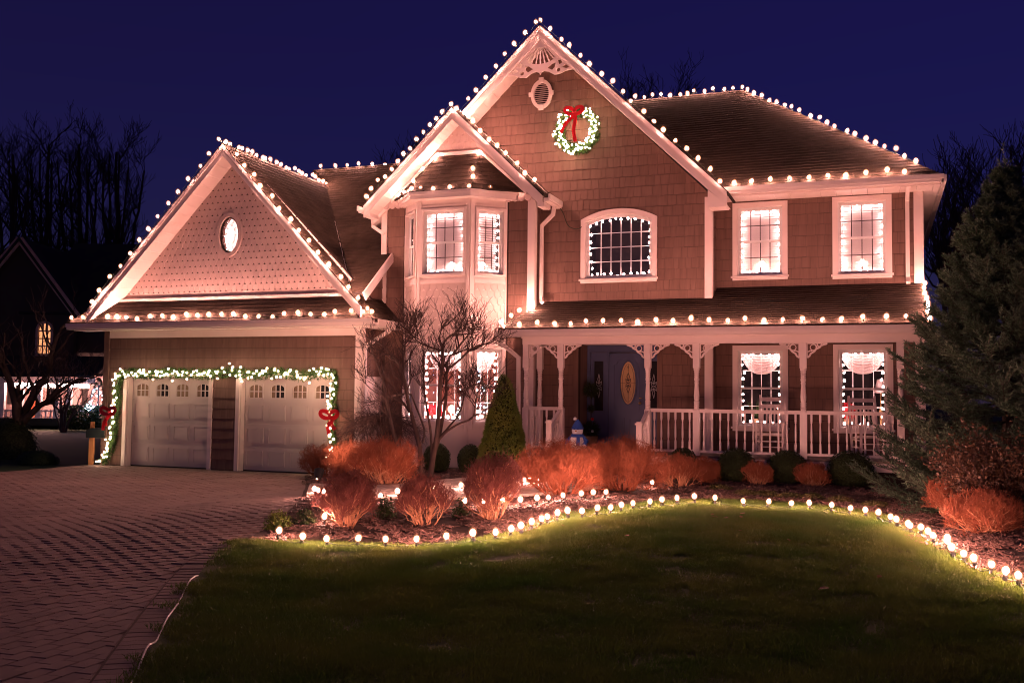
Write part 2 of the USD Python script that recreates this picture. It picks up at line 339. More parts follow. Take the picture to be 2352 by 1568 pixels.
def roof_plane(pts, thick=0.10, row=0.14, keep=0, wmin=0.20, wmax=0.34, mat='roof_shingle', clad_it=True):
    pts = np.array(pts, float); n = unit(np.cross(pts[1] - pts[0], pts[2] - pts[0])); n = n if n[2] > 0 else -n
    u = unit(np.cross((0, 0, 1), n)); v = np.cross(n, u); o = pts[0]
    pl = Polygon([((p - o) @ u, (p - o) @ v) for p in pts])
    m = trimesh.creation.extrude_polygon(pl, thick, engine='earcut'); w = np.array(m.vertices)
    r = part(H, 'roof', (o + w[:, :1] * u + w[:, 1:2] * v + (w[:, 2:] - thick) * n, np.array(m.faces)), 'roof_base')
    if clad_it: put_pieces(r, 'roof_shingle', clad(pl, (o, u, v, n), row, wmin, wmax, 0.013, 0.003, rng, jag=0.003, gap=0.005, lap=1.06), mat, keep, 'roof_shingles')
    return r
def rake(apex, tip, y0, yw, drop=0.26, t_from=0.0, panel=0.30):
    a, t = V(apex[0], y0, apex[1]), V(tip[0], y0, tip[1]); a = a + (t - a) * t_from
    part(H, 'rake_board', MB().vbeam(a, t, y0, y0 + 0.035, -drop, -0.02), 'white_paint')
    part(H, 'rake_moulding', MB().vbeam(a, t, y0 - 0.035, y0 - 0.001, -0.10, 0.0), 'white_paint')
    mb = MB(); L = np.linalg.norm(t - a); k = max(2, int(L / panel))
    for i in range(k):
        p, q = a + (t - a) * (i / k + 0.004 / L), a + (t - a) * ((i + 1) / k - 0.004 / L)
        mb.vbeam(p, q, y0 + 0.037, yw + 0.03, -drop + 0.01, -drop + 0.035)
    part(H, 'soffit', mb, 'soffit_white')
def gutter(x0, x1, y, z, d=0.12, h=0.14):
    mb = MB().box(x0, x1, y, y + d, z - h, z - h * 0.45).box(x0 - 0.004, x1 + 0.004, y - 0.03, y - 0.002, z - h * 0.62, z)
    mb.box(x0, x1, y + d - 0.02, y + d, z - h * 0.45, z - 0.004); part(H, 'gutter', mb, 'gutter_white')
def downspout(pts, w=0.075):
    mb = MB()
    for a, b in zip(pts[:-1], pts[1:]):
        d = unit(V(*b) - V(*a)); mb.beam(V(*a) - d * w * 0.25, V(*b) + d * w * 0.25, w, w * 0.8, up=(0, 1, 0.01))
    part(H, 'downspout', mb, 'gutter_white')

WINDOWS = {}
def window(key, F, outer, cols, rows, style, trim=0.105, split=True, grid_depth=None, room=0.7, arch_keep=False, label=None, sill=True):
    """A window of the house: trim, jamb, sashes, grille bars, panes, and what shows behind."""
    op = outer.buffer(-trim, join_style=2, mitre_limit=3); s0, z0, s1, z1 = op.bounds
    mb = MB().extr(outer.difference(op), F, -0.055, 0.03)
    os0, oz0, os1, oz1 = outer.bounds
    if sill: mb.box(os0 - 0.03, os1 + 0.03, -0.085, -0.057, oz0 + trim * 0.45, oz0 + trim * 0.85, F)
    w = part(H, 'window', mb, 'white_paint', label=label)
    part(w, 'jamb', MB().extr(op.difference(op.buffer(-0.022, join_style=2)), F, 0.032, 0.16), 'white_vinyl')
    inn = op.buffer(-0.024, join_style=2)
    zm = (z0 + z1) / 2
    sashes = [(inn.intersection(sbox(s0, zm - 0.02, s1, z1)), 0.04), (inn.intersection(sbox(s0, z0, s1, zm + 0.02)), 0.072)] if split else [(inn, 0.05)]
    for sh, dep in sashes:
        gl = sh.buffer(-0.042, join_style=2)
        part(w, 'sash', MB().extr(sh.difference(gl), F, dep, dep + 0.03), 'white_vinyl')
        a0, b0, a1, b1 = gl.bounds; gd = dep + 0.018 if grid_depth is None else grid_depth
        for i in range(1, cols):
            x = a0 + (a1 - a0) * i / cols; part(w, 'muntin', MB().extr(gl.intersection(sbox(x - 0.009, b0, x + 0.009, b1)), F, gd, gd + 0.010), 'grille_backlit' if style == 'blind' else 'white_vinyl')
        for j in range(1, rows):
            z = b0 + (b1 - b0) * j / rows; part(w, 'muntin', MB().extr(gl.intersection(sbox(a0, z - 0.009, a1, z + 0.009)), F, gd + 0.001, gd + 0.009), 'grille_backlit' if style == 'blind' else 'white_vinyl')
        for i in range(cols):
            for j in range(rows):
                c = gl.intersection(sbox(a0 + (a1 - a0) * i / cols + 0.0005, b0 + (b1 - b0) * j / rows + 0.0005, a0 + (a1 - a0) * (i + 1) / cols - 0.0005, b0 + (b1 - b0) * (j + 1) / rows - 0.0005))
                if c.area > 1e-3: part(w, 'pane', MB().extr(c, F, dep + 0.008, dep + 0.013), 'pane_glass')
    if style == 'blind':
        mb = MB(); z = z0 + 0.02
        while z < z1 - 0.02:
            v = np.array([[s0 - 0.09, 0.168, z], [s1 + 0.09, 0.168, z], [s1 + 0.09, 0.195, z + 0.046], [s0 - 0.09, 0.195, z + 0.046]])
            v = np.vstack([v, v + [0, 0.004, 0.001]]); mb.add(fr(F, v), MB.BF); z += 0.05
        part(w, 'blind', mb, 'blind_slat')
    if style == 'swag':
        mb = MB(); wd = s1 - s0 - 0.1; nx, nz = 24, 14
        for k in range(7):                                          # overlapping curved folds
            P = []
            for t in np.linspace(0, 1, 17):
                sag = (0.06 + 0.058 * k) * (1 - abs(2 * t - 1) ** 2.4) ** 0.75 + 0.02
                P.append(fp(F, s0 + 0.05 + wd * t, 0.26 + 0.008 * k, z1 - 0.03 - sag))
            mb.tube(P, 0.035, 5)
        part(w, 'valance', mb, 'lace')
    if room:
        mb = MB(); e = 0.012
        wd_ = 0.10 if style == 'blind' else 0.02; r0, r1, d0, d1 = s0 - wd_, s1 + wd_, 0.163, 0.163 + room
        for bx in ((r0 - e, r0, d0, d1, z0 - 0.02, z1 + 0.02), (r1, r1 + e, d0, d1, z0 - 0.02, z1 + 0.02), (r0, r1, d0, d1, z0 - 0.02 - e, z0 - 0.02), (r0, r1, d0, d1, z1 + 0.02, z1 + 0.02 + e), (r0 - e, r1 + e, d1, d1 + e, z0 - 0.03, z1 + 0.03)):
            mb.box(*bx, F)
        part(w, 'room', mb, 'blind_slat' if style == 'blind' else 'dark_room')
    WINDOWS[key] = (F, op); return op
def window_string(key, label, spacing=0.125, inset=0.088, depth=0.125, skip_bottom=False, mat='bulb_window', r=0.026):
    F, op = WINDOWS[key]; ring = op.buffer(-inset, join_style=2).exterior; n = int(ring.length / spacing)
    pts = []
    s0, z0, s1, z1 = op.bounds
    for i in range(n):
        q = ring.interpolate(i / n, normalized=True); pts.append(fp(F, q.x + rng.normal(0, 0.006), depth, q.y + rng.normal(0, 0.01)))
    return string('window_light_string', label, 'light string', pts, r, mat, rng, sockets=False, group=None)

# --- garage
gw = rect(-17.75, -10.65, -0.3, 3.5)
d1, d2 = rect(-17.05, -14.65, -0.3, 2.16), rect(-13.79, -11.39, -0.3, 2.16)
gwh = gw.difference(d1).difference(d2)
F = FRONT(19.05)
wp = part(H, 'wall', MB().extr(gwh, F, 0, 0.16), 'shingle_dark')
casing = gwh.intersection(d1.buffer(0.1, join_style=2).union(d2.buffer(0.1, join_style=2))).union(rect(-17.79, -17.63, -0.3, 3.5)).union(rect(-10.77, -10.61, -0.3, 3.5))
put_pieces(wp, 'wall_shingle', clad(gwh.difference(casing).intersection(rect(-18, -10, 0.02, 3.5)), wallF(19.05), 0.235, 0.16, 0.34, 0.022, 0.006, rng, v0=0.02), 'shingle_brown', 0, 'wall_shingles')
for x0, x1, m_ in ((-17.79, -17.63, 'shingle_brown'), (-10.77, -10.61, 'white_paint')): part(H, 'corner_board', MB().box(x0, x1, 19.005, 19.048, 0.0, 3.32), m_)
for dd in (d1, d2):
    x0, _, x1, _ = dd.bounds
    mb = MB().box(x0 - 0.1, x0, 19.0, 19.05, 0, 2.26).box(x1, x1 + 0.1, 19.0, 19.05, 0, 2.26).box(x0, x1, 19.0, 19.05, 2.162, 2.26)
    mb.box(x0 - 0.001, x0 + 0.02, 19.052, 19.2, 0, 2.16).box(x1 - 0.02, x1 + 0.001, 19.052, 19.2, 0, 2.16).box(x0 + 0.021, x1 - 0.021, 19.052, 19.2, 2.14, 2.16)
    part(H, 'door_casing', mb, 'white_paint')
    FD = frame((x0 + 0.02, 19.21, 0), (1, 0)); W = x1 - x0 - 0.04
    slab = MB(); secs = 4; sh = 2.115 / secs; pw = W / 4
    arches = []
    for c in range(4):
        a0, a1, b0, b1 = c * pw + 0.12, (c + 1) * pw - 0.12, 3 * sh + 0.11, 3 * sh + 0.33
        t = np.linspace(0, np.pi, 13); cx = (a0 + a1) / 2; rx = (a1 - a0) / 2
        arches.append(Polygon([(a0, b0), (a1, b0)] + [(cx + rx * math.cos(q), b1 + 0.075 * math.sin(q)) for q in t]))
    for k in range(secs):
        pl = rect(0, W, 0.025 + k * sh + 0.003, 0.025 + (k + 1) * sh - 0.003)
        if k == 3:
            for a in arches: pl = pl.difference(a)
        slab.extr(pl, FD, 0.0, 0.05)
    slab.box(0, W, 0.052, 0.06, 0.02, 3 * sh + 0.05, FD)
    g = part(H, 'garage_door', slab, 'door_white')
    part(g, 'weather_strip', MB().box(-0.01, W + 0.01, 0.005, 0.05, 0.0, 0.022, FD), 'stake_black')
    for k in range(3):
        for c in range(4):
            a0, a1, b0, b1 = c * pw + 0.065, (c + 1) * pw - 0.065, 0.025 + k * sh + 0.085, 0.025 + (k + 1) * sh - 0.085
            ring = rect(a0, a1, b0, b1); mb = MB().extr(ring.difference(rect(a0 + 0.022, a1 - 0.022, b0 + 0.022, b1 - 0.022)), FD, -0.017, -0.001)
            mb.extr(rect(a0 + 0.04, a1 - 0.04, b0 + 0.04, b1 - 0.04), FD, -0.013, -0.001); part(g, 'door_panel', mb, 'door_white')
    for c, a in enumerate(arches):
        part(g, 'window_frame', MB().extr(rect(c * pw + 0.085, (c + 1) * pw - 0.085, 3 * sh + 0.075, 3 * sh + 0.43).difference(a), FD, -0.014, -0.001), 'door_white')
        a0, b0, a1, b1 = a.bounds; bars = MB()
        for i in (1, 2): x = a0 + (a1 - a0) * i / 3; bars.extr(a.intersection(rect(x - 0.011, x + 0.011, b0, b1)), FD, 0.0, 0.014)
        z = b0 + (b1 - b0) * 0.48; bars.extr(a.intersection(rect(a0, a1, z - 0.011, z + 0.011)), FD, 0.001, 0.013)
        part(g, 'window_grille', bars, 'door_white')
        for i in range(3):
            for lo, hi in ((b0, z), (z, b1)):
                q = a.intersection(rect(a0 + (a1 - a0) * i / 3, a0 + (a1 - a0) * (i + 1) / 3, lo, hi))
                dark = (c in (1, 3)) and i > 0
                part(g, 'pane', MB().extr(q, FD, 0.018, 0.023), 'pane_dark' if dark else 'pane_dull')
# side walls of the garage
FS = (V(-10.65, 19.05, 0), V(0, 1, 0), V(-1, 0, 0))
side = Polygon([(0.0, 0), (0.96, 0), (0.96, 5.0), (0.0, 4.25)])
wp = part(H, 'wall', MB().extr(side, FS, 0.0, 0.15), 'shingle_dark')
put_pieces(wp, 'wall_shingle', clad(side, (V(-10.65, 19.05, 0), V(0, 1, 0), V(0, 0, 1), V(1, 0, 0)), 0.235, 0.16, 0.3, 0.02, 0.006, rng), 'shingle_brown', 0, 'wall_shingles')
part(H, 'corner_board', MB().box(-10.652, -10.61, 19.052, 19.17, 0, 3.32), 'white_paint')
part(H, 'wall', MB().box(-17.75, -17.6, 19.22, 27, 0, 3.5), 'shingle_brown')
part(H, 'wall', MB().box(-17.74, -10.66, 26.85, 27, 0, 3.5), 'shingle_brown')
FX = (V(-10.65, 19.05, 0), V(0, 1, 0), V(-1, 0, 0))
part(H, 'door_casing', MB().box(0.17, 0.25, -0.05, -0.022, 0.0, 2.2, FX).box(0.84, 0.92, -0.05, -0.022, 0.0, 2.2, FX).box(0.25, 0.84, -0.05, -0.022, 2.1, 2.2, FX), 'white_paint')
sd = part(H, 'side_door', MB().box(0.252, 0.838, -0.03, -0.022, 0.03, 2.098, FX), 'white_paint', label='white side door')
for z0_, z1_ in ((0.2, 0.9), (1.1, 1.9)): part(sd, 'door_panel', MB().extr(rect(0.33, 0.76, z0_, z1_).difference(rect(0.36, 0.73, z0_ + 0.03, z1_ - 0.03)), FX, -0.042, -0.031), 'white_paint')
# garage gable wall, pent roof, main roof
gab = Polygon([(-17.95, 3.9), (-10.45, 3.9), (-14.15, 7.55)])
ov = affinity.scale(Point(0, 0).buffer(1.0, 24), 0.31, 0.47); ov = affinity.translate(ov, -14.24, 5.51)
wp = part(H, 'wall', MB().extr(gab.difference(ov.buffer(-0.08)), FRONT(19.09), 0, 0.12), 'shingle_dark')
vis = gab.intersection(rect(-18, -10, 4.02, 7.5)).difference(ov.buffer(0.02))
sc = clad(vis, wallF(19.09), 0.15, 0.15, 0.15, 0.016, 0.006, rng, v0=4.02, scale_tail=True, fixed=True)
sc.sort(key=lambda p: abs(p[0][:, 0].mean() + 13.2) + abs(p[0][:, 2].mean() - 5.0))
put_pieces(wp, 'scale_shingle', sc, 'scale_cream', 300, 'scale_shingles')
part(H, 'trim_board', MB().box(-17.7, -10.7, 19.0, 19.07, 3.98, 4.05), 'white_paint')
roof_plane([(-18.47, 18.55, 3.46), (-10.12, 18.55, 3.42), (-10.72, 19.08, 4.03), (-17.87, 19.08, 4.05)], 0.04, 0.12)
roof_plane([(-10.12, 18.55, 3.42), (-10.12, 19.98, 3.42), (-10.70, 19.98, 4.01), (-10.70, 19.08, 4.01)], 0.04, 0.12)
gutter(-18.5, -10.10, 18.50, 3.43)
part(H, 'soffit', MB().box(-18.4, -10.14, 18.64, 19.04, 3.27, 3.29), 'soffit_white')
part(H, 'gutter', MB().box(-10.13, -10.01, 18.64, 19.95, 3.28, 3.35).box(-10.02, -9.99, 18.62, 19.95, 3.32, 3.42), 'gutter_white')
part(H, 'soffit', MB().box(-10.6, -10.14, 19.05, 19.97, 3.27, 3.29), 'soffit_white')
part(H, 'trim_board', MB().box(-17.62, -10.78, 19.0, 19.045, 3.1, 3.265), 'white_paint')
downspout([(-10.06, 19.3, 3.3), (-10.1, 19.3, 3.2), (-10.58, 19.1, 2.85), (-10.58, 19.1, 0.1)])
rake((-14.10, 7.52), (-17.92, 3.70), 18.55, 19.09); rake((-14.10, 7.52), (-10.40, 3.70), 18.55, 19.09)
roof_plane([(-10.40, 18.52, 3.73), (-14.12, 18.52, 7.54), (-14.12, 23.10, 7.54), (-10.76, 18.70, 4.10)], 0.08)
roof_plane([(-17.95, 18.52, 3.72), (-14.12, 18.52, 7.54), (-14.12, 26.9, 7.54), (-17.95, 26.9, 3.72)], 0.08, clad_it=False)
# roof of the left wing, with its short rake over the garage side wall
roof_plane([(-15.05, 23.9, 8.17), (-10.6, 23.9, 8.17), (-10.6, 20.02, 5.065), (-10.42, 20.02, 5.065), (-10.42, 18.72, 4.025), (-10.76, 18.72, 4.025), (-14.15, 23.09, 7.52)], 0.08)
part(H, 'rake_board', MB().beam((-10.40, 18.70, 3.93), (-10.40, 20.0, 4.97), 0.035, 0.19), 'white_paint')
part(H, 'wall', MB().extr(Polygon([(-15.0, 7.0), (-10.7, 7.0), (-10.7, 8.1), (-15.0, 8.1)]), FRONT(24.1), 0, 0.1), 'shingle_dark')
vt0, vt1 = V(-14.12, 23.06, 7.52), V(-10.78, 18.72, 4.08); mb = MB()
for k in range(26):
    a_, b_ = 0.40 + k * 0.023, 0.40 + k * 0.023 + rng.uniform(0.012, 0.02); mb.beam(vt0 + (vt1 - vt0) * a_, vt0 + (vt1 - vt0) * b_, 0.05 + rng.uniform(0, 0.03), 0.02)
part(H, 'valley_flashing', mb, 'white_vinyl', label='pale broken strip in the valley between the garage roof and the left wing roof', kind='stuff')
# oval window of the garage gable
FO = FRONT(19.09)
ell = lambda a, b: affinity.translate(affinity.scale(Point(0, 0).buffer(1.0, 24), a, b), -14.24, 5.51)
wv = part(H, 'window', MB().extr(ell(0.36, 0.52).difference(ell(0.275, 0.43)), FO, -0.045, 0.05), 'scale_cream', label='oval window with a petal grille, lit white')
part(wv, 'sash', MB().extr(ell(0.275, 0.43).difference(ell(0.25, 0.405)), FO, 0.0, 0.05), 'white_vinyl')
part(wv, 'muntin', MB().extr(ell(0.135, 0.24).difference(ell(0.118, 0.222)), FO, 0.02, 0.035), 'white_vinyl')
full, core = ell(0.25, 0.405), ell(0.118, 0.222)
part(wv, 'pane', MB().extr(core, FO, 0.045, 0.05), 'pane_glass')
for k in range(10):
    a0, a1 = k * 2 * math.pi / 10, (k + 1) * 2 * math.pi / 10; c0 = (-14.24, 5.51)
    wedge = Polygon([c0, (c0[0] + 2 * math.cos(a0), c0[1] + 2 * math.sin(a0)), (c0[0] + 2 * math.cos(a1), c0[1] + 2 * math.sin(a1))])
    part(wv, 'pane', MB().extr(full.difference(core).intersection(wedge), FO, 0.045, 0.05), 'pane_glass')
    spoke = LineString([(c0[0] + 0.12 * math.cos(a0), c0[1] + 0.2 * math.sin(a0)), (c0[0] + 0.3 * math.cos(a0), c0[1] + 0.45 * math.sin(a0))]).buffer(0.008).intersection(full).difference(core)
    part(wv, 'muntin', MB().extr(spoke, FO, 0.021, 0.034), 'white_vinyl')
mb = MB(); mb.box(-14.7, -13.8, 19.5, 19.52, 4.9, 6.1); mb.box(-14.72, -14.7, 19.22, 19.5, 4.9, 6.1); mb.box(-13.8, -13.78, 19.22, 19.5, 4.9, 6.1); mb.box(-14.7, -13.8, 19.22, 19.5, 4.88, 4.9); mb.box(-14.7, -13.8, 19.22, 19.5, 6.1, 6.12)
part(wv, 'room', mb, 'blind_slat')
WINDOWS['oval'] = (FO, ell(0.30, 0.45))

# --- bay section (narrow front gable with a two storey bay window)
bs = Polygon([(-10.65, 0), (-6.97, 0), (-6.97, 6.3), (-10.65, 6.3)])
bay_hole = rect(-10.07, -7.60, 0.2, 6.12)
F20 = FRONT(20.0)
wp = part(H, 'wall', MB().extr(bs.difference(bay_hole), F20, 0, 0.15), 'shingle_dark')
reg = bs.difference(rect(-10.12, -7.55, 0, 6.3)).difference(rect(-7.10, -6.9, 0, 6.4)).difference(rect(-10.7, -10.55, 0, 6.4))
put_pieces(wp, 'wall_shingle', clad(reg, wallF(20.0), 0.235, 0.16, 0.34, 0.022, 0.006, rng, v0=0.02), 'shingle_brown', 0, 'wall_shingles')
part(H, 'corner_board', MB().box(-7.10, -6.93, 19.955, 19.998, 0, 6.12), 'white_paint')
part(H, 'corner_board', MB().box(-10.69, -10.55, 19.955, 19.998, 3.9, 6.12), 'white_paint')
side = rect(0.0, 0.42, 0, 6.2)
wp = part(H, 'wall', MB().extr(side, (V(-6.97, 20.0, 0), V(0, 1, 0), V(-1, 0, 0)), 0.0, 0.15), 'shingle_dark')
put_pieces(wp, 'wall_shingle', clad(rect(0.10, 0.42, 0, 6.2), (V(-6.97, 20.0, 0), V(0, 1, 0), V(0, 0, 1), V(1, 0, 0)), 0.235, 0.16, 0.3, 0.02, 0.006, rng), 'shingle_brown', 0, 'wall_shingles')
part(H, 'corner_board', MB().box(-6.972, -6.93, 20.0, 20.1, 0, 6.12), 'white_paint')
# its gable wall with fish scales and a scalloped lower edge
tri = Polygon([(-10.78, 6.14), (-6.66, 6.14), (-6.66, 6.22), (-8.72, 8.2), (-10.78, 6.22)])
bayroof_cut = Polygon([(-10.40, 6.0), (-7.10, 6.0), (-8.22, 7.2), (-9.27, 7.2)])
gwall = tri.difference(bayroof_cut)
wp = part(H, 'wall', MB().extr(gwall, FRONT(19.9), 0, 0.1), 'scale_cream')
put_pieces(wp, 'scale_shingle', clad(gwall, wallF(19.9), 0.155, 0.155, 0.155, 0.014, 0.005, rng, v0=6.07, scale_tail=True, fixed=True), 'scale_cream', 0, 'scale_shingles')
for x0, x1 in ((-10.78, -10.0), (-7.62, -6.75)):
    k = int((x1 - x0) / 0.155)
    for i in range(k): part(H, 'scallop', MB().extr(affinity.translate(Point(0, 0).buffer(0.073, 8), x0 + 0.078 + i * 0.155, 6.13), FRONT(19.9), -0.022, 0.02), 'scale_cream')
mb = MB()
for a, b in (((-10.40, 6.2), (-9.27, 7.2)), ((-9.27, 7.2), (-8.22, 7.2)), ((-8.22, 7.2), (-7.10, 6.2))): mb.vbeam(V(a[0], 0, a[1]), V(b[0], 0, b[1]), 19.84, 19.895, -0.01, 0.06)
part(H, 'trim_board', mb, 'white_paint')
rake((-8.72, 8.13), (-10.88, 6.06), 19.45, 19.9, 0.25, panel=0.13); rake((-8.72, 8.13), (-6.60, 6.06), 19.45, 19.9, 0.25, panel=0.13)
roof_plane([(-8.72, 19.42, 8.17), (-8.72, 22.5, 8.17), (-6.55, 20.42, 6.08), (-6.55, 19.42, 6.08)], 0.05)
roof_plane([(-8.72, 19.42, 8.17), (-8.72, 22.5, 8.17), (-10.92, 22.5, 6.06), (-10.92, 19.42, 6.06)], 0.05, clad_it=False)
part(H, 'gutter', MB().box(-6.57, -6.45, 19.45, 20.35, 5.93, 6.0).box(-6.46, -6.42, 19.43, 20.35, 5.97, 6.08).box(-6.72, -6.56, 19.47, 19.9, 5.83, 5.92), 'gutter_white')
part(H, 'gutter', MB().box(-11.02, -10.9, 19.45, 20.3, 5.93, 6.0).box(-11.05, -11.01, 19.43, 20.3, 5.97, 6.08).box(-10.9, -10.74, 19.47, 19.9, 5.83, 5.92), 'gutter_white')
downspout([(-6.52, 20.05, 5.95), (-6.55, 20.05, 5.75), (-6.86, 20.22, 5.55), (-6.86, 20.22, 3.95), (-6.80, 20.1, 3.85)])
downspout([(-10.98, 20.05, 5.95), (-10.95, 20.05, 5.7), (-10.62, 19.96, 5.5)])
# the bay itself
BP = [(-10.07, 20.0), (-9.48, 19.4), (-8.23, 19.4), (-7.60, 20.0)]
FB = [frame((a[0], a[1], 0), (b[0] - a[0], b[1] - a[1])) for a, b in zip(BP[:-1], BP[1:])]
LB = [math.hypot(b[0] - a[0], b[1] - a[1]) for a, b in zip(BP[:-1], BP[1:])]
for i, (Fb, Lb) in enumerate(zip(FB, LB)):
    s0, s1 = (0.085, Lb - 0.085) if i == 1 else ((0.06, Lb - 0.10) if i == 0 else (0.115, Lb - 0.045))
    up, lo = rect(s0, s1, 4.40, 5.90), rect(s0, s1, 1.18, 2.86)
    face = rect(0, Lb, 0.25, 6.1)
    wp = part(H, 'bay_wall', MB().extr(face.difference(up.buffer(-0.03)).difference(lo.buffer(-0.03)), Fb, 0.0, 0.10), 'white_paint')
    pan = rect(s0, s1, 3.0, 4.24)
    put_pieces(wp, 'scale_shingle', clad(pan, (Fb[0], Fb[1], V(0, 0, 1), -Fb[2]), 0.155, 0.155, 0.155, 0.013, 0.004, rng, scale_tail=True, fixed=True), 'scale_cream', 0, 'scale_shingles')
    mb = MB()
    for zz0, zz1 in ((4.25, 4.33), (2.90, 2.98), (5.93, 5.97)): mb.box(s0 - 0.005, s1 + 0.005, -0.03, -0.001, zz0, zz1, Fb)
    mb.box(0.005, s0 - 0.012, -0.028, -0.001, 0.25, 6.08, Fb); mb.box(s1 + 0.012, Lb - 0.005, -0.028, -0.001, 0.25, 6.08, Fb)
    mb.box(s0, s1, -0.02, -0.001, 1.08, 1.16, Fb); mb.box(s0, s1, -0.02, -0.001, 0.27, 0.36, Fb)
    part(H, 'trim_board', mb, 'white_paint')
    cols = 4 if i == 1 else 3
    window(f'bay_up_{i}', Fb, up, cols, 2, 'blind', trim=0.05, room=0.3, sill=False)
    window(f'bay_lo_{i}', Fb, lo, cols, 2, 'swag', trim=0.05, room=0, sill=False, grid_depth=0.235)
part(H, 'room', MB().box(-10.05, -7.62, 22.2, 22.22, 0.5, 3.1).box(-10.07, -10.05, 20.05, 22.2, 0.5, 3.1).box(-7.62, -7.6, 20.05, 22.2, 0.5, 3.1).box(-10.05, -7.62, 19.95, 22.2, 0.95, 1.0).box(-10.05, -7.62, 20.02, 22.2, 3.0, 3.02), 'room_wall')
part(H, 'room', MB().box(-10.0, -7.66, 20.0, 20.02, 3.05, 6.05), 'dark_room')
# bay eave and little hip roof
EP = [(-10.32, 20.0), (-9.58, 19.16), (-8.13, 19.16), (-7.22, 20.0)]
mb = MB()
for a, b in zip(EP[:-1], EP[1:]):
    Fe = frame((a[0], a[1], 0), (b[0] - a[0], b[1] - a[1])); L = math.hypot(b[0] - a[0], b[1] - a[1])
    mb.box(0, L, 0.0, 0.03, 6.10, 6.24, Fe); mb.box(-0.01, L + 0.01, -0.02, -0.001, 6.18, 6.245, Fe)
part(H, 'fascia_board', mb, 'white_paint')
part(H, 'soffit', MB().extr(Polygon(EP), (V(0, 0, 0), V(1, 0, 0), V(0, 0, 1)), 0, 1) if False else (np.array([[x, y, z] for z in (6.09, 6.105) for x, y in EP]), np.array([[0, 1, 2], [0, 2, 3], [4, 6, 5], [4, 7, 6], [0, 4, 5], [0, 5, 1], [1, 5, 6], [1, 6, 2], [2, 6, 7], [2, 7, 3]])), 'soffit_white')
e0, e1, e2, e3 = [V(x, y, 6.25) for x, y in EP]; T0, T1 = V(-9.27, 19.9, 7.2), V(-8.22, 19.9, 7.2)
W0, W1 = V(-10.36, 19.9, 6.25), V(-7.12, 19.9, 6.25)
roof_plane([e1, e2, T1, T0], 0.03, 0.135, keep=90)
roof_plane([e2, W1, T1], 0.03, 0.135, keep=60); roof_plane([W0, e1, T0], 0.03, 0.135, keep=60)

# --- main gable
mg = Polygon([(-10.65, 0), (-3.20, 0), (-3.20, 6.05), (-6.92, 9.72), (-10.65, 6.05)])
entry = rect(-6.05, -4.31, 0.70, 2.95)
a0, a1, zb, zs, zt = -6.01, -4.33, 4.265, 5.655, 5.865
hw = (a1 - a0) / 2; rise = zt - zs; R = (hw * hw + rise * rise) / (2 * rise); cx = (a0 + a1) / 2
th = math.asin(hw / R)
archw = Polygon([(a0, zb), (a1, zb)] + [(cx + R * math.sin(t), zt - R + R * math.cos(t)) for t in np.linspace(th, -th, 21)])
F204 = FRONT(20.4)
mgv = mg.intersection(rect(-10.62, -3.2, 0, 9.8)).difference(entry)
wp = part(H, 'wall', MB().extr(mgv.difference(archw.buffer(-0.08)).difference(rect(-10.6, -7.0, 0, 5.9)), F204, 0, 0.15), 'shingle_dark')
vent = affinity.translate(affinity.scale(Point(0, 0).buffer(1.0, 24), 0.25, 0.33), -6.95, 8.54)
mgv_ = mgv
reg = mgv.intersection(Polygon([(-6.96, 0.7), (-3.2, 0.7), (-3.2, 6.2), (-6.92, 9.8), (-8.8, 8.0), (-8.7, 7.7), (-6.96, 6.2)])).difference(archw).difference(vent).difference(rect(-3.32, -3.1, 0, 5.98)).difference(rect(-6.15, -4.21, 0, 3.05))
pcs = clad(reg, wallF(20.4), 0.225, 0.10, 0.24, 0.022, 0.006, rng, v0=0.70, jag=0.004)
pcs.sort(key=lambda p: (p[0][:, 2].mean() < 3.9, -round(np.ptp(p[0][:, 0]) * np.ptp(p[0][:, 2]), 4)))
put_pieces(wp, 'wall_shingle', pcs, 'shingle_brown', 300, 'wall_shingles')
part(H, 'corner_board', MB().box(-3.32, -3.16, 20.355, 20.398, 0.7, 6.0), 'white_paint')
side = rect(0.0, 0.62, 0.7, 6.1)
wp = part(H, 'wall', MB().extr(side, (V(-3.20, 20.4, 0), V(0, 1, 0), V(-1, 0, 0)), 0.0, 0.15), 'shingle_dark')
put_pieces(wp, 'wall_shingle', clad(rect(0.09, 0.62, 0.7, 6.1), (V(-3.20, 20.4, 0), V(0, 1, 0), V(0, 0, 1), V(1, 0, 0)), 0.225, 0.16, 0.3, 0.02, 0.006, rng), 'shingle_brown', 0, 'wall_shingles')
part(H, 'corner_board', MB().box(-3.202, -3.16, 20.4, 20.49, 0.7, 5.9), 'white_paint')
rake((-6.85, 9.92), (-2.80, 5.99), 19.9, 20.4, 0.29); rake((-6.85, 9.92), (-10.9, 5.99), 19.9, 20.4, 0.29)
part(H, 'rake_return', MB().extr(Polygon([(-3.19, 5.70), (-2.82, 5.70), (-2.82, 5.74), (-3.19, 6.06)]), FRONT(19.94), 0, 0.44), 'white_paint')
roof_plane([(-6.85, 19.87, 9.95), (-6.85, 29, 9.95), (-2.76, 29, 5.98), (-2.76, 19.87, 5.98)], 0.05, clad_it=False)
roof_plane([(-6.85, 19.87, 9.95), (-6.85, 29, 9.95), (-10.94, 29, 5.98), (-10.94, 19.87, 5.98)], 0.05, clad_it=False)
window('arch', F204, archw, 6, 4, 'open', split=False, grid_depth=0.20, label='wide window with an arched top, dark inside')
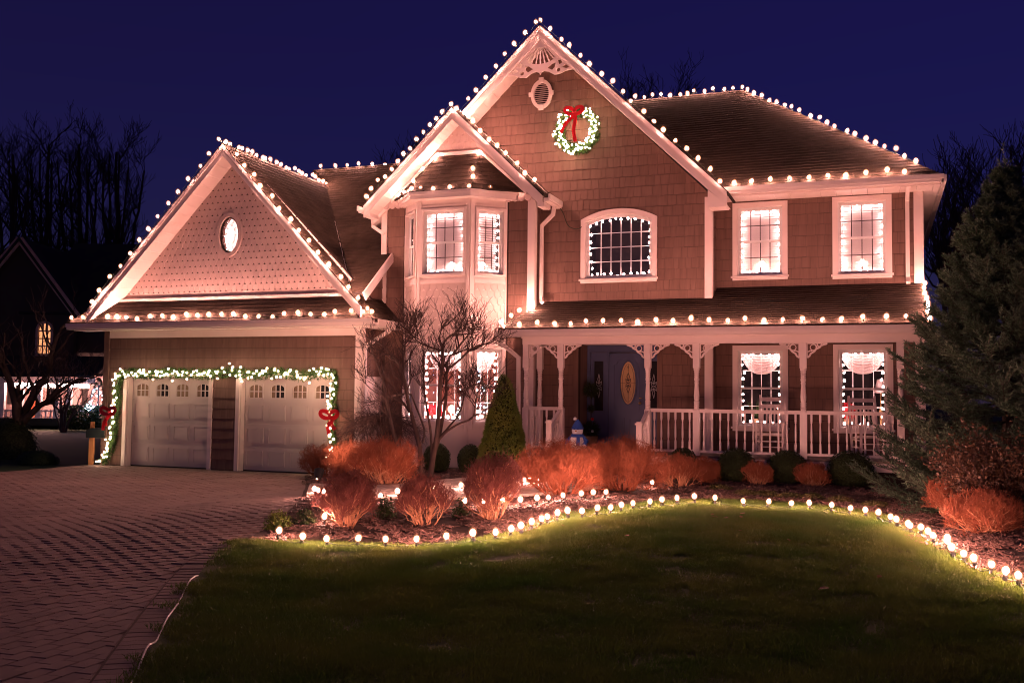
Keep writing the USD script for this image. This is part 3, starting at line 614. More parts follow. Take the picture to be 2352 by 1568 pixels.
# oval vent with keys and louvres
F3 = F204; el = lambda a, b: affinity.translate(affinity.scale(Point(0, 0).buffer(1.0, 24), a, b), -6.95, 8.54)
vt = part(H, 'vent', MB().extr(el(0.25, 0.33).difference(el(0.175, 0.255)), F3, -0.06, 0.02), 'white_paint', label='oval louvred vent')
part(vt, 'backing', MB().extr(el(0.2, 0.28), F3, 0.03, 0.04), 'dark_room')
for dx, dz, w, h in ((0, 0.31, 0.055, 0.06), (0, -0.31, 0.055, 0.06), (-0.24, 0, 0.05, 0.05), (0.24, 0, 0.05, 0.05)): part(vt, 'keystone', MB().box(-6.95 + dx - w, -6.95 + dx + w, -0.085, -0.062, 8.54 + dz - h, 8.54 + dz + h, F3), 'white_paint')
for k in range(11):
    z = 8.54 - 0.23 + k * 0.044; hw_ = 0.19 * math.sqrt(max(0.02, 1 - ((z - 8.54 + 0.015) / 0.262) ** 2))
    v = np.array([[-6.95 - hw_, -0.045, z], [-6.95 + hw_, -0.045, z], [-6.95 + hw_, -0.005, z + 0.022], [-6.95 - hw_, -0.005, z + 0.022]]); v = np.vstack([v, v + [0, 0.002, 0.008]])
    part(vt, 'louvre', MB().add(fr(F3, v), MB.BF), 'white_paint')
# gable ornament
AX, AZ = -6.85, 9.68
base = Polygon([(AX, AZ), (AX + 0.87, AZ - 0.845), (AX + 0.72, AZ - 0.79), (AX + 0.6, AZ - 0.80), (AX + 0.46, AZ - 0.86), (AX + 0.33, AZ - 0.87), (AX + 0.2, AZ - 0.79), (AX + 0.09, AZ - 0.76), (AX + 0.03, AZ - 0.79), (AX, AZ - 0.84),
                (AX - 0.03, AZ - 0.79), (AX - 0.09, AZ - 0.76), (AX - 0.2, AZ - 0.79), (AX - 0.33, AZ - 0.87), (AX - 0.46, AZ - 0.86), (AX - 0.6, AZ - 0.80), (AX - 0.72, AZ - 0.79), (AX - 0.87, AZ - 0.845)])
fan = Polygon([(AX - 0.13, AZ - 0.24), (AX + 0.13, AZ - 0.24), (AX + 0.33, AZ - 0.47)] + [(AX + 0.33 * math.cos(t), AZ - 0.47 + 0.13 * math.sin(t)) for t in np.linspace(0, -math.pi, 12)][1:])
orn = base.difference(fan)
for sg in (-1, 1):
    orn = orn.difference(Polygon([(AX + sg * x, AZ + z) for x, z in ((0.16, -0.70), (0.27, -0.62), (0.36, -0.60), (0.34, -0.70), (0.28, -0.76))]))
    orn = orn.difference(Polygon([(AX + sg * x, AZ + z) for x, z in ((0.40, -0.55), (0.47, -0.54), (0.51, -0.62), (0.44, -0.66))]))
    orn = orn.difference(Polygon([(AX + sg * x, AZ + z) for x, z in ((0.50, -0.72), (0.58, -0.66), (0.68, -0.74), (0.6, -0.755))]))
    orn = orn.difference(affinity.translate(Point(0, 0).buffer(0.045, 8), AX + sg * 0.42, AZ - 0.77))
og = part(H, 'gable_ornament', MB().extr(orn, FRONT(19.945), 0, 0.03), 'white_paint', label='fretwork bracket with a sunburst of spindles under the gable peak')
for k in range(7):
    t = -math.pi / 2 + (k - 3) * 0.33; p = V(AX + 0.07 * (k - 3) * 0.55, 19.96, AZ - 0.25); q = V(AX + (k - 3) * 0.105, 19.96, AZ - 0.475 - 0.125 * math.sqrt(max(0, 1 - ((k - 3) * 0.105 / 0.33) ** 2)))
    part(og, 'spindle', MB().tubes(np.linspace(p, q, 9)[None], np.array([[0.012, 0.012, 0.018, 0.012, 0.016, 0.02, 0.012, 0.018, 0.013]]), 7), 'white_paint', smooth=True)

# --- right wing
wg = rect(-3.20, 0.88, 0.0, 6.1)
F21 = FRONT(21.0)
wins = {'wing_up_l': rect(-2.83, -1.70, 4.30, 5.95), 'wing_up_r': rect(-0.81, 0.33, 4.27, 5.96), 'wing_lo_l': rect(-2.83, -1.70, 1.13, 2.92), 'wing_lo_r': rect(-0.81, 0.33, 1.13, 2.93)}
hole = wg
for w_ in wins.values(): hole = hole.difference(w_.buffer(-0.08, join_style=2))
wp = part(H, 'wall', MB().extr(hole, F21, 0, 0.15), 'shingle_dark')
reg = rect(-3.2, 0.74, 0.7, 6.1)
for w_ in wins.values(): reg = reg.difference(w_)
put_pieces(wp, 'wall_shingle', clad(reg, wallF(21.0), 0.225, 0.12, 0.28, 0.022, 0.006, rng, v0=0.70, jag=0.004), 'shingle_brown', 0, 'wall_shingles')
part(H, 'corner_board', MB().box(0.74, 0.92, 20.955, 20.998, 0.7, 6.02), 'white_paint')
part(H, 'wall', MB().box(0.73, 0.88, 21.16, 29, 0.0, 6.0), 'shingle_brown')
part(H, 'wall', MB().box(-17.5, 0.7, 28.9, 29.0, 0.0, 6.0), 'shingle_brown')
for k, w_ in wins.items(): window(k, F21, w_, 4, 2, 'blind' if 'up' in k else 'swag', grid_depth=None if 'up' in k else 0.215, room=0.35 if 'up' in k else 0.9)
roof_plane([(-3.0, 20.35, 6.17), (1.22, 20.35, 6.17), (-3.10, 24.9, 9.62), (-6.1, 24.9, 9.62), (-6.1, 23.9, 8.862)], 0.06, 0.14)
roof_plane([(1.22, 20.35, 6.17), (1.22, 29.4, 6.17), (-3.10, 24.9, 9.62)], 0.06, 0.14)
gutter(-2.92, 1.26, 20.27, 6.16)
part(H, 'fascia_board', MB().box(-2.98, 1.215, 20.375, 20.397, 5.978, 6.14), 'white_paint')
part(H, 'gutter', MB().box(1.22, 1.31, 20.27, 29, 6.02, 6.15), 'gutter_white')
mb = MB(); x = -3.14
while x < 1.2: mb.box(x + 0.004, min(x + 0.30, 1.2), 20.40, 20.99, 5.985, 6.0); x += 0.302
mb.box(0.93, 1.2, 21.0, 29, 5.985, 6.0); part(H, 'soffit', mb, 'soffit_white')
downspout([(0.62, 20.45, 6.02), (0.62, 20.92, 5.8), (0.62, 20.92, 4.25), (0.62, 20.80, 4.15)])

# --- porch
roof_plane([(-7.32, 18.85, 3.19), (0.95, 18.85, 3.19), (0.88, 20.99, 4.15), (-3.16, 20.99, 4.15), (-3.16, 20.39, 3.88), (-6.93, 20.39, 3.88), (-6.93, 19.99, 3.70)], 0.04, 0.125)
part(H, 'porch_roof_end', (np.array([(-7.34, 18.86, 3.13), (-6.94, 19.98, 3.66), (-7.34, 19.98, 3.13), (-7.34, 18.86, 3.10), (-6.94, 19.98, 3.10), (-7.34, 19.98, 3.10)]), np.array([[0, 1, 2], [3, 5, 4], [0, 2, 5], [0, 5, 3], [0, 3, 4], [0, 4, 1]])), 'roof_shingle')
gutter(-7.36, 0.98, 18.75, 3.16)
part(H, 'porch_beam', MB().box(-6.84, 0.9, 18.98, 19.12, 2.865, 3.06).box(-6.86, 0.92, 18.955, 18.978, 2.99, 3.05), 'white_paint')
part(H, 'porch_beam', MB().box(-6.84, -6.71, 19.13, 19.98, 2.865, 3.06), 'white_paint')
mb = MB(); x = -7.2
while x < 0.9: mb.box(x + 0.003, min(x + 0.2, 0.9), 18.88, 18.952, 3.03, 3.05); mb.box(x + 0.003, min(x + 0.2, 0.9), 19.13, 20.36, 3.065, 3.08); x += 0.203
mb.box(-3.1, 0.9, 20.37, 20.97, 3.065, 3.08); part(H, 'porch_ceiling', mb, 'soffit_white')
FLOOR = 0.70
mb = MB(); y = 19.0
while y < 21.0:
    mb.box(-6.9 if y < 20.3 else -6.0, 0.9, y, y + 0.096, FLOOR - 0.04, FLOOR); y += 0.1
part(H, 'porch_floor', mb, 'wood_floor')
part(H, 'porch_skirt', MB().box(-6.88, 0.88, 19.02, 19.06, FLOOR - 0.20, FLOOR - 0.045), 'white_paint')
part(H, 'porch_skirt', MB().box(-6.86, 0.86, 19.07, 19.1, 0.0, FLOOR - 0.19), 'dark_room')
TURN = [(0.058, 0.0), (0.058, 0.02), (0.044, 0.035), (0.054, 0.05), (0.044, 0.065), (0.054, 0.08), (0.046, 0.095), (0.052, 0.12), (0.05, 0.15), (0.055, 0.17), (0.042, 0.19), (0.05, 0.21), (0.053, 0.28), (0.047, 0.38), (0.038, 0.50), (0.046, 0.55), (0.036, 0.57), (0.05, 0.59), (0.05, 0.63), (0.04, 0.65), (0.05, 0.67), (0.04, 0.69), (0.05, 0.71), (0.04, 0.73), (0.054, 0.75), (0.044, 0.77), (0.058, 0.79), (0.058, 0.83)]
POSTS = [-6.77, -6.02, -4.22, -3.26, -1.27, 0.42]
for x in POSTS:
    mb = MB().box(x - 0.062, x + 0.062, 18.988, 19.112, FLOOR, 1.57).box(x - 0.062, x + 0.062, 18.988, 19.112, 2.385, 2.863)
    mb.lathe([(r, z * 0.815 / 0.83) for r, z in TURN], (x, 19.05, 1.57), 16); part(H, 'porch_post', mb, 'white_paint', smooth=35)
mb = MB().box(-6.83, -6.71, 19.86, 19.98, FLOOR, 1.57).box(-6.83, -6.71, 19.86, 19.98, 2.385, 2.863); mb.lathe([(r, z * 0.815 / 0.83) for r, z in TURN], (-6.77, 19.92, 1.57), 16)
part(H, 'porch_post', mb, 'white_paint', smooth=35)
def bracket(x, sg):
    c = [(0.36 * math.cos(t) + 0.0, -0.27 + 0.27 * math.sin(t)) for t in np.linspace(0, math.pi / 2, 14)]
    curve = LineString([(0.355, -0.02), (0.26, -0.05), (0.235, -0.085), (0.17, -0.115), (0.14, -0.16), (0.075, -0.20), (0.05, -0.25), (0.02, -0.27)])
    g = curve.buffer(0.016, 3).union(sbox(0.0, -0.02, 0.37, 0.0)).union(sbox(0.0, -0.28, 0.02, 0.0))
    g = g.union(Point(0.125, -0.088).buffer(0.066, 10).difference(Point(0.118, -0.085).buffer(0.046, 10))).union(LineString([(0.19, -0.02), (0.2, -0.06), (0.235, -0.07)]).buffer(0.01, 3)).union(LineString([(0.02, -0.17), (0.06, -0.15), (0.09, -0.15)]).buffer(0.01, 3)).union(LineString([(0.26, -0.02), (0.28, -0.045)]).buffer(0.01, 3))
    if sg < 0: g = affinity.scale(g, -1, 1, origin=(0, 0))
    part(H, 'porch_bracket', MB().extr(affinity.translate(g, x + sg * 0.063, 2.862), FRONT(19.035), 0, 0.03), 'white_paint')
for x in POSTS[:-1]:
    bracket(x, 1)
    if x > -6.5: bracket(x, -1)
BAL = [(0.017, 0.0), (0.017, 0.02), (0.011, 0.035), (0.018, 0.07), (0.02, 0.12), (0.017, 0.2), (0.012, 0.31), (0.011, 0.33), (0.018, 0.345), (0.012, 0.36)]
def baluster(x, y, z0, z1):
    h = z1 - z0; b = 0.019; k = (h - 0.30) / 0.36
    mb = MB().box(x - b, x + b, y - b, y + b, z0, z0 + 0.16).box(x - b, x + b, y - b, y + b, z1 - 0.14, z1)
    mb.lathe([(r, z * k) for r, z in reversed([(r, 0.36 - z) for r, z in BAL])][::-1] if False else [(r, z * k) for r, z in BAL], (x, y, z0 + 0.16), 8)
    part(H, 'baluster', mb, 'white_paint', smooth=35)
def railing(xa, xb, y=19.05):
    part(H, 'handrail', MB().box(xa, xb, y - 0.035, y + 0.035, 1.525, 1.56).box(xa, xb, y - 0.045, y + 0.045, 1.562, 1.592), 'white_paint')
    part(H, 'bottom_rail', MB().box(xa, xb, y - 0.03, y + 0.03, 0.755, 0.80), 'white_paint')
    n = max(2, round((xb - xa) / 0.15))
    for i in range(n): baluster(xa + (xb - xa) * (i + 0.5) / n, y, 0.802, 1.523)
for a, b in ((-6.77, -6.02), (-4.22, -3.26), (-3.26, -1.27), (-1.27, 0.42)): railing(a + 0.064, b - 0.064)
part(H, 'handrail', MB().box(-6.80, -6.74, 19.114, 19.858, 1.53, 1.59), 'white_paint'); part(H, 'bottom_rail', MB().box(-6.80, -6.74, 19.114, 19.858, 0.755, 0.80), 'white_paint')
for i in range(4): baluster(-6.77, 19.22 + i * 0.16, 0.802, 1.528)
downspout([(-7.28, 18.83, 3.03), (-7.28, 18.86, 2.9), (-6.93, 19.0, 2.6), (-6.93, 19.05, 0.3)])
# steps with their own rails
for k, (y, z) in enumerate(((18.72, 0.53), (18.42, 0.36))):
    part(H, 'step', MB().box(-6.0, -4.24, y, y + 0.31, z - 0.04, z), 'wood_floor'); part(H, 'riser', MB().box(-5.98, -4.26, y + 0.03, y + 0.06, 0.0, z - 0.042), 'white_paint')
for x in (-6.02, -4.22):
    part(H, 'newel_post', MB().box(x - 0.055, x + 0.055, 18.28, 18.39, 0.15, 1.28).box(x - 0.075, x + 0.075, 18.26, 18.41, 1.282, 1.315).box(x - 0.05, x + 0.05, 18.285, 18.385, 1.317, 1.34), 'white_paint')
    part(H, 'handrail', MB().beam((x, 18.395, 1.245), (x, 18.985, 1.52), 0.07, 0.045), 'white_paint')
    part(H, 'bottom_rail', MB().beam((x, 18.395, 0.48), (x, 18.985, 0.76), 0.05, 0.04), 'white_paint')
    for k in range(4): y = 18.5 + k * 0.12; baluster(x, y, 0.53 + (y - 18.4) * 0.47, 1.22 + (y - 18.4) * 0.47)

# --- entry
wp = part(H, 'entry_wall', MB().box(-6.2, -6.05, 20.552, 21.08, FLOOR, 3.06), 'shingle_brown')
part(H, 'entry_wall', MB().box(-4.31, -4.16, 20.552, 21.08, FLOOR, 3.06), 'shingle_brown')
part(H, 'entry_wall', MB().box(-6.05, -4.31, 20.41, 21.08, 2.95, 2.99), 'white_paint')
for x0, x1 in ((-6.16, -6.045), (-4.315, -4.2)): part(H, 'corner_board', MB().box(x0, x1, 20.355, 20.398, FLOOR, 3.0), 'shingle_brown')
FD = FRONT(21.08)
mb = MB().box(-6.05, -5.98, 0, 0.1, FLOOR, 2.95, FD).box(-4.38, -4.31, 0, 0.1, FLOOR, 2.95, FD).box(-5.98, -4.38, 0, 0.1, 2.80, 2.95, FD)
mb.box(-5.60, -5.555, 0, 0.1, FLOOR, 2.80, FD).box(-4.765, -4.72, 0, 0.1, FLOOR, 2.80, FD); part(H, 'door_frame', mb, 'door_blue')
slab = rect(-5.55, -4.77, FLOOR + 0.01, 2.78)
ovd = lambda a, b: affinity.translate(affinity.scale(Point(0, 0).buffer(1.0, 24), a, b), -5.12, 2.12)
dr = part(H, 'front_door', MB().extr(slab.difference(ovd(0.175, 0.47)), FD, 0.03, 0.075), 'door_blue', label='blue front door with an oval leaded window')
mb = MB().extr(ovd(0.205, 0.50).difference(ovd(0.172, 0.467)), FD, 0.01, 0.03); part(dr, 'glass_frame', mb, 'door_blue')
part(dr, 'glass', MB().extr(ovd(0.172, 0.467), FD, 0.045, 0.052), 'amber_glass')
le = MB().extr(ovd(0.135, 0.42).difference(ovd(0.129, 0.414)), FD, 0.038, 0.044)
for pts in ([(0, 0.41), (0, 0.22)], [(0, -0.41), (0, -0.22)], [(-0.17, 0), (-0.05, 0)], [(0.17, 0), (0.05, 0)], [(0, 0.38), (0.018, 0.35), (0, 0.32), (-0.018, 0.35), (0, 0.38)]):
    le.extr(LineString([(-5.12 + x, 2.12 + z) for x, z in pts]).buffer(0.003), FD, 0.038, 0.044)
for sg in (-1, 1):
    for pts in ([(0, 0.22), (0.03, 0.14), (0.0, 0.04)], [(0.0, 0.04), (0.055, 0.09), (0.045, 0.02), (0.0, 0.0)], [(0, 0), (0.045, -0.02), (0.055, -0.09), (0, -0.04)], [(0, -0.04), (0.03, -0.14), (0, -0.22)]):
        le.extr(LineString([(-5.12 + sg * x, 2.12 + z) for x, z in pts]).buffer(0.006), FD, 0.036, 0.044)
part(dr, 'leading', le, 'lead')
for x0, x1 in ((-5.46, -5.20), (-5.10, -4.86)): part(dr, 'door_panel', MB().extr(rect(x0, x1, 0.84, 1.36).difference(rect(x0 + 0.03, x1 - 0.03, 0.87, 1.33)), FD, 0.015, 0.029).box(x0 + 0.05, x1 - 0.05, 0.02, 0.029, 0.89, 1.31, FD), 'door_blue')
pl = rect(-5.46, -4.86, 1.5, 2.55).union(affinity.translate(affinity.scale(Point(0, 0).buffer(1, 16), 0.24, 0.14), -5.16, 2.55))
part(dr, 'door_panel', MB().extr(pl.difference(pl.buffer(-0.03)), FD, 0.015, 0.029), 'door_blue')
part(dr, 'handle', MB().ball((-4.84, 21.06, 1.68), 0.032, 2).lathe([(0.03, 0), (0.03, 0.02)], (-4.84, 21.09, 1.78), 10), 'brass', smooth=True)
for x0, x1 in ((-5.975, -5.605), (-4.715, -4.385)):
    sl = part(H, 'side_light', MB().extr(rect(x0, x1, FLOOR + 0.01, 2.79).difference(rect(x0 + 0.08, x1 - 0.08, 1.5, 2.6)), FD, 0.03, 0.07), 'door_blue')
    part(sl, 'glass', MB().box(x0 + 0.08, x1 - 0.08, 0.05, 0.056, 1.5, 2.6, FD), 'pane_dark')
    c = (x0 + x1) / 2; gl = MB()
    for sg in (-1, 1):
        for pts in ([(0, 0.26), (0.025, 0.15), (0.0, 0.04)], [(0.0, 0.04), (0.06, 0.1), (0.05, 0.02), (0.0, 0.0)], [(0, 0), (0.05, -0.02), (0.06, -0.1), (0, -0.04)], [(0, -0.04), (0.025, -0.15), (0, -0.26)]):
            gl.extr(LineString([(c + sg * x, 2.05 + z) for x, z in pts]).buffer(0.006), FD, 0.042, 0.05)
    part(sl, 'bevelled_glass', gl, 'bevel_glass')
# ------------------------------------------------------------------ strings of lights on the house
rs = np.random.default_rng(21)
RB = 0.035
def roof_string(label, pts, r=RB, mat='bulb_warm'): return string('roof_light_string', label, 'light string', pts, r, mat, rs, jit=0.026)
up = 0.07
def edge(p, q, n, lift=up, ends=True):
    P = along(V(*p), V(*q), n); P[:, 2] += lift; return P if ends else P[:-1]
roof_string('white bulbs up the left slope of the garage gable', edge((-17.78, 18.5, 3.88), (-14.16, 18.5, 7.50), 14, 0.10, False))
roof_string('white bulbs down the right slope of the garage gable', edge((-13.98, 18.5, 7.42), (-10.42, 18.5, 3.77), 15, 0.10))
roof_string('white bulbs running back along the garage roof ridge', edge((-14.11, 18.5, 7.56), (-14.13, 23.15, 7.52), 24, 0.06))
roof_string('white bulbs along the low eave above the garage doors', edge((-18.42, 18.60, 3.50), (-10.35, 18.60, 3.47), 25, 0.085))
roof_string('short run of white bulbs at the right end of the garage eave', [V(-10.2, 18.62, 3.57), V(-10.3, 18.66, 3.66)])
roof_string('white bulbs on the low ridge between the garage and the bay gable', edge((-14.75, 23.9, 8.19), (-10.3, 23.9, 8.19), 12, 0.05))
roof_string('white bulbs up the left slope of the narrow bay gable', edge((-10.82, 19.4, 6.16), (-8.76, 19.4, 8.14), 14, 0.09))
roof_string('white bulbs down the right slope of the narrow bay gable', edge((-8.60, 19.4, 8.06), (-6.78, 19.4, 6.29), 10, 0.09))
def lerp(p, q, ts, lift=0.06): return [p + (q - p) * t_ + V(0, 0, lift) for t_ in ts]
roof_string('white bulbs along the left eave and left hip of the bay window roof', lerp(e0, e1, (0.2, 0.4, 0.6, 0.8, 0.97)) + lerp(e1, T0, (0.2, 0.5, 0.85), 0.09))
roof_string('white bulbs along the front eave and right corner of the bay window roof', lerp(e1, e2, (0.12, 0.4, 0.68, 0.96)) + lerp(e2, e3, (0.35, 0.75)))
roof_string('white bulbs up the right hip of the bay window roof', lerp(e2, T1, (0.2, 0.5, 0.85), 0.09))
roof_string('white bulbs up the left slope of the tall main gable', edge((-8.75, 19.85, 8.11), (-6.92, 19.85, 9.90), 9, 0.10))
roof_string('white bulbs down the right slope of the tall main gable', edge((-6.82, 19.85, 9.93), (-2.92, 19.85, 6.14), 18, 0.10))
roof_string('white bulbs along the high ridge right of the main gable', edge((-5.9, 24.9, 9.64), (-3.12, 24.9, 9.64), 13, 0.07))
roof_string('white bulbs down the right hip of the high roof', edge((-2.98, 24.78, 9.52), (0.82, 20.75, 6.50), 20, 0.07))
roof_string('white bulbs along the upper eave of the right wing', edge((-2.72, 20.40, 6.23), (0.60, 20.40, 6.23), 10, 0.075))
roof_string('white bulbs along the porch eave', edge((-7.20, 18.91, 3.23), (0.50, 18.91, 3.23), 23, 0.07))
roof_string('white bulbs up the left end of the porch roof', edge((-7.28, 18.97, 3.27), (-6.98, 19.75, 3.63), 4, 0.05))
roof_string('white bulbs up the right end of the porch roof', edge((0.93, 18.9, 3.24), (0.89, 20.75, 4.08), 8, 0.05))
for k, lab in (('bay_up_0', 'small white bulbs round the left upper window of the bay'), ('bay_up_1', 'small white bulbs round the middle upper window of the bay'), ('bay_up_2', 'small white bulbs round the right upper window of the bay'),
               ('bay_lo_0', 'small white bulbs round the left lower window of the bay'), ('bay_lo_1', 'small white bulbs round the middle lower window of the bay'), ('bay_lo_2', 'small white bulbs round the right lower window of the bay'),
               ('arch', 'small white bulbs round the arched window of the main gable'), ('wing_up_l', 'small white bulbs round the left upper window of the right wing'), ('wing_up_r', 'small white bulbs round the right upper window of the right wing'),
               ('wing_lo_l', 'small white bulbs round the left porch window'), ('wing_lo_r', 'small white bulbs round the right porch window')):
    window_string(k, lab, 0.145, depth=0.105 if k == 'arch' else 0.125, r=0.032 if 'bay_lo' in k else 0.026)
Fv, ovp = WINDOWS['oval']
ring = ovp.buffer(-0.04).exterior
string('window_light_string', 'small white bulbs round the oval window of the garage gable', 'light string', [fp(Fv, *(lambda q: (q.x, 0.22, q.y))(ring.interpolate(i / 16, normalized=True))) for i in range(16)], 0.034, 'bulb_window', rs, sockets=False)
def candle(label, loc, r=0.045, h=0.16):
    t = thing('window_candle', label, 'candle lamp', loc)
    x, y, z = loc
    part(t, 'candle_stick', MB().lathe([(0.05, 0), (0.05, 0.012), (0.012, 0.03), (0.012, h), (0.001, h)], (x, y, z), 10), 'white_vinyl', smooth=35)
    part(t, 'bulb', bulb_mesh(V(x, y, z + h + r), r), 'bulb_candle', smooth=True)
def at_win(key, s, depth, dz):
    F_, op = WINDOWS[key]; s0, z0, s1, z1 = op.bounds; return fp(F_, s0 + (s1 - s0) * s, depth, z0 + dz)
candle('electric candle low in the middle upper window of the bay', at_win('bay_up_1', 0.62, 0.20, 0.03))
candle('electric candle low in the right upper window of the bay', at_win('bay_up_2', 0.35, 0.20, 0.03))
candle('electric candle low in the left upper window of the right wing, brightest', at_win('wing_up_l', 0.52, 0.20, 0.03), 0.06)
candle('electric candle low in the right upper window of the right wing', at_win('wing_up_r', 0.5, 0.20, 0.05))
candle('electric candle low in the oval window of the garage gable', V(-14.2, 19.3, 5.05), 0.03, 0.06)
candle('bright electric candle low in the middle lower window of the bay', at_win('bay_lo_1', 0.62, 0.3, 0.03), 0.075)
candle('electric candle low in the right lower window of the bay', at_win('bay_lo_2', 0.4, 0.3, 0.03), 0.03)
# ------------------------------------------------------------------ greenery helpers
def perp(d, rng):
    r = rng.normal(size=d.shape); r -= (r * d).sum(-1, keepdims=True) * d; return r / (np.linalg.norm(r, axis=-1, keepdims=True) + 1e-9)
def nz(v): return v / (np.linalg.norm(v, axis=-1, keepdims=True) + 1e-12)
def needles(mb, base, dirs, ln, wd, rng):
    dirs = nz(dirs); s = perp(dirs, rng) * wd / 2; ln = np.asarray(ln)[..., None] if np.ndim(ln) else ln
    mb.tris(base - s, base + s, base + dirs * ln)
def leaves(mb, c, nrm, size, rng):
    """Little four-cornered leaves facing roughly nrm."""
    a = perp(nz(nrm), rng); b = np.cross(nz(nrm), a); size = np.asarray(size)[:, None] if np.ndim(size) else size
    n = len(c); v = np.stack([c - a * size, c - b * size * 0.5, c + a * size, c + b * size * 0.5], 1).reshape(-1, 3)
    f = (np.array([[0, 1, 2], [0, 2, 3]])[None] + 4 * np.arange(n)[:, None, None]).reshape(-1, 3); mb.add(v, f)
def spawn(P, R, m, t0, t1, L, rng, up=0.3, spread=0.7, along_=0.6, n=5, curve=0.3, rk=0.55, taper=0.35):
    """m side shoots from each polyline."""
    k, q, _ = P.shape; t = rng.uniform(t0, t1, (k, m)) * (q - 1); i = np.minimum(t.astype(int), q - 2); fr_ = t - i
    ix = np.arange(k)[:, None]
    p = P[ix, i] * (1 - fr_[..., None]) + P[ix, i + 1] * fr_[..., None]; r = R[ix, i] * (1 - fr_) + R[ix, i + 1] * fr_
    tan = nz(P[ix, i + 1] - P[ix, i]); p, r, tan = p.reshape(-1, 3), r.reshape(-1), tan.reshape(-1, 3)
    d = nz(tan * along_ + perp(tan, rng) * spread + V(0, 0, up)); d2 = nz(d + V(0, 0, up) * curve * 2 + rng.normal(0, 0.15, d.shape))
    ln = L * rng.uniform(0.55, 1.2, len(p)); s = np.linspace(0, 1, n)
    Q = p[:, None] + ln[:, None, None] * (d[:, None] * (s - s * s / 2)[None, :, None] + d2[:, None] * (s * s / 2)[None, :, None]) * 1.0
    Q[:, 1:] += rng.normal(0, 0.025, Q[:, 1:].shape) * ln[:, None, None]
    RR = (r * rk)[:, None] * np.linspace(1, taper, n)[None]
    return Q, RR
def resample(pl, n):
    pl = np.asarray(pl, float); s = np.r_[0, np.cumsum(np.linalg.norm(np.diff(pl, axis=0), axis=1))]; t = np.linspace(0, s[-1], n)
    from scipy.interpolate import PchipInterpolator
    return np.stack([PchipInterpolator(s, pl[:, k])(t) for k in range(3)], 1)

def fluffy(path_pts, rad, per_m, rng, ln=0.085, wd=0.012):
    """Needle tufts round a path, as on a garland."""
    pts = np.asarray(path_pts, float); L = np.linalg.norm(np.diff(pts, axis=0), axis=1).sum(); n = int(L * per_m)
    c = arc_pts(pts, n); tan = nz(np.gradient(c, axis=0)); o = perp(tan, rng) * rad * np.sqrt(rng.uniform(0.1, 1, (n, 1)))
    mb = MB().tube(arc_pts(pts, 40), 0.02, 5)
    for _ in range(7):
        d = o / rad + tan * rng.normal(0, 0.6, (n, 1)) + rng.normal(0, 0.35, (n, 3)); needles(mb, c + o * 0.7, d, ln * rng.uniform(0.7, 1.3, n), wd, rng)
    return mb, c, o
def bow(parent, c, s, rng, tails=((0.25, -1.5), (-0.9, -1.2))):
    """A red ribbon bow round c, in the x-z plane."""
    mb = MB(); c = V(*c)
    def ribbon(pts, w):
        pts = np.asarray(pts, float) * s + c; t = nz(np.gradient(pts, axis=0)); b = np.cross(t, V(0, 1, 0)); b = nz(b + V(0, 0.15, 0))
        v = np.vstack([pts - b * w * s / 2, pts + b * w * s / 2]); n = len(pts); f = [[i, i + 1, n + i + 1, n + i] for i in range(n - 1)]; mb.add(v, f)
        v2 = v + V(0, 0.006, 0); mb.add(v2, f)
    for sg in (-1, 1):
        t = np.linspace(0, 2 * np.pi, 17); P = np.c_[sg * (0.32 - 0.32 * np.cos(t)), -0.1 - 0.13 * np.abs(np.sin(t / 2)), 0.22 * np.sin(t) + 0.16 * (1 - np.cos(t)) / 2]
        ribbon(P, 0.26)
    mb.ball(c + V(0, -0.12 * s, 0), 0.11 * s, 1)
    for dx, dz in tails:
        u = np.linspace(0, 1, 9); ribbon(np.c_[dx * u + 0.06 * np.sin(u * 7), -0.1 + 0.05 * np.sin(u * 9), dz * u], 0.24)
    return part(parent, 'bow', mb, 'ribbon_red')

# ------------------------------------------------------------------ wreath and garland
rw = np.random.default_rng(5)
WC = V(-6.08, 20.27, 7.61)
t = thing('wreath', 'round evergreen wreath with a red bow and white bulbs on the brown gable wall', 'wreath', WC)
an = np.linspace(0, 2 * np.pi, 60); ringp = WC + np.c_[0.42 * np.cos(an), 0 * an, 0.42 * np.sin(an)]
mb, c, o = fluffy(ringp, 0.13, 300, rw, 0.075); part(t, 'greenery', mb, 'garland_needle')
for k in range(124):
    a = k * 2 * np.pi / 124 + rw.normal(0, 0.03); r_ = 0.42 + rw.uniform(-0.12, 0.12)
    if abs((a - np.pi / 2 + np.pi) % (2 * np.pi) - np.pi) < 0.28 and rw.random() < 0.6: continue
    bulb(t, WC + V(r_ * math.cos(a), -0.10 - rw.uniform(0, 0.03), r_ * math.sin(a)), 0.019, rw.normal(size=3), 'bulb_mini', 'halo_mini', 1.9)
bow(t, WC + V(-0.02, -0.16, 0.37), 0.31, rw, ((0.05, -2.1), (-1.0, -1.4)))

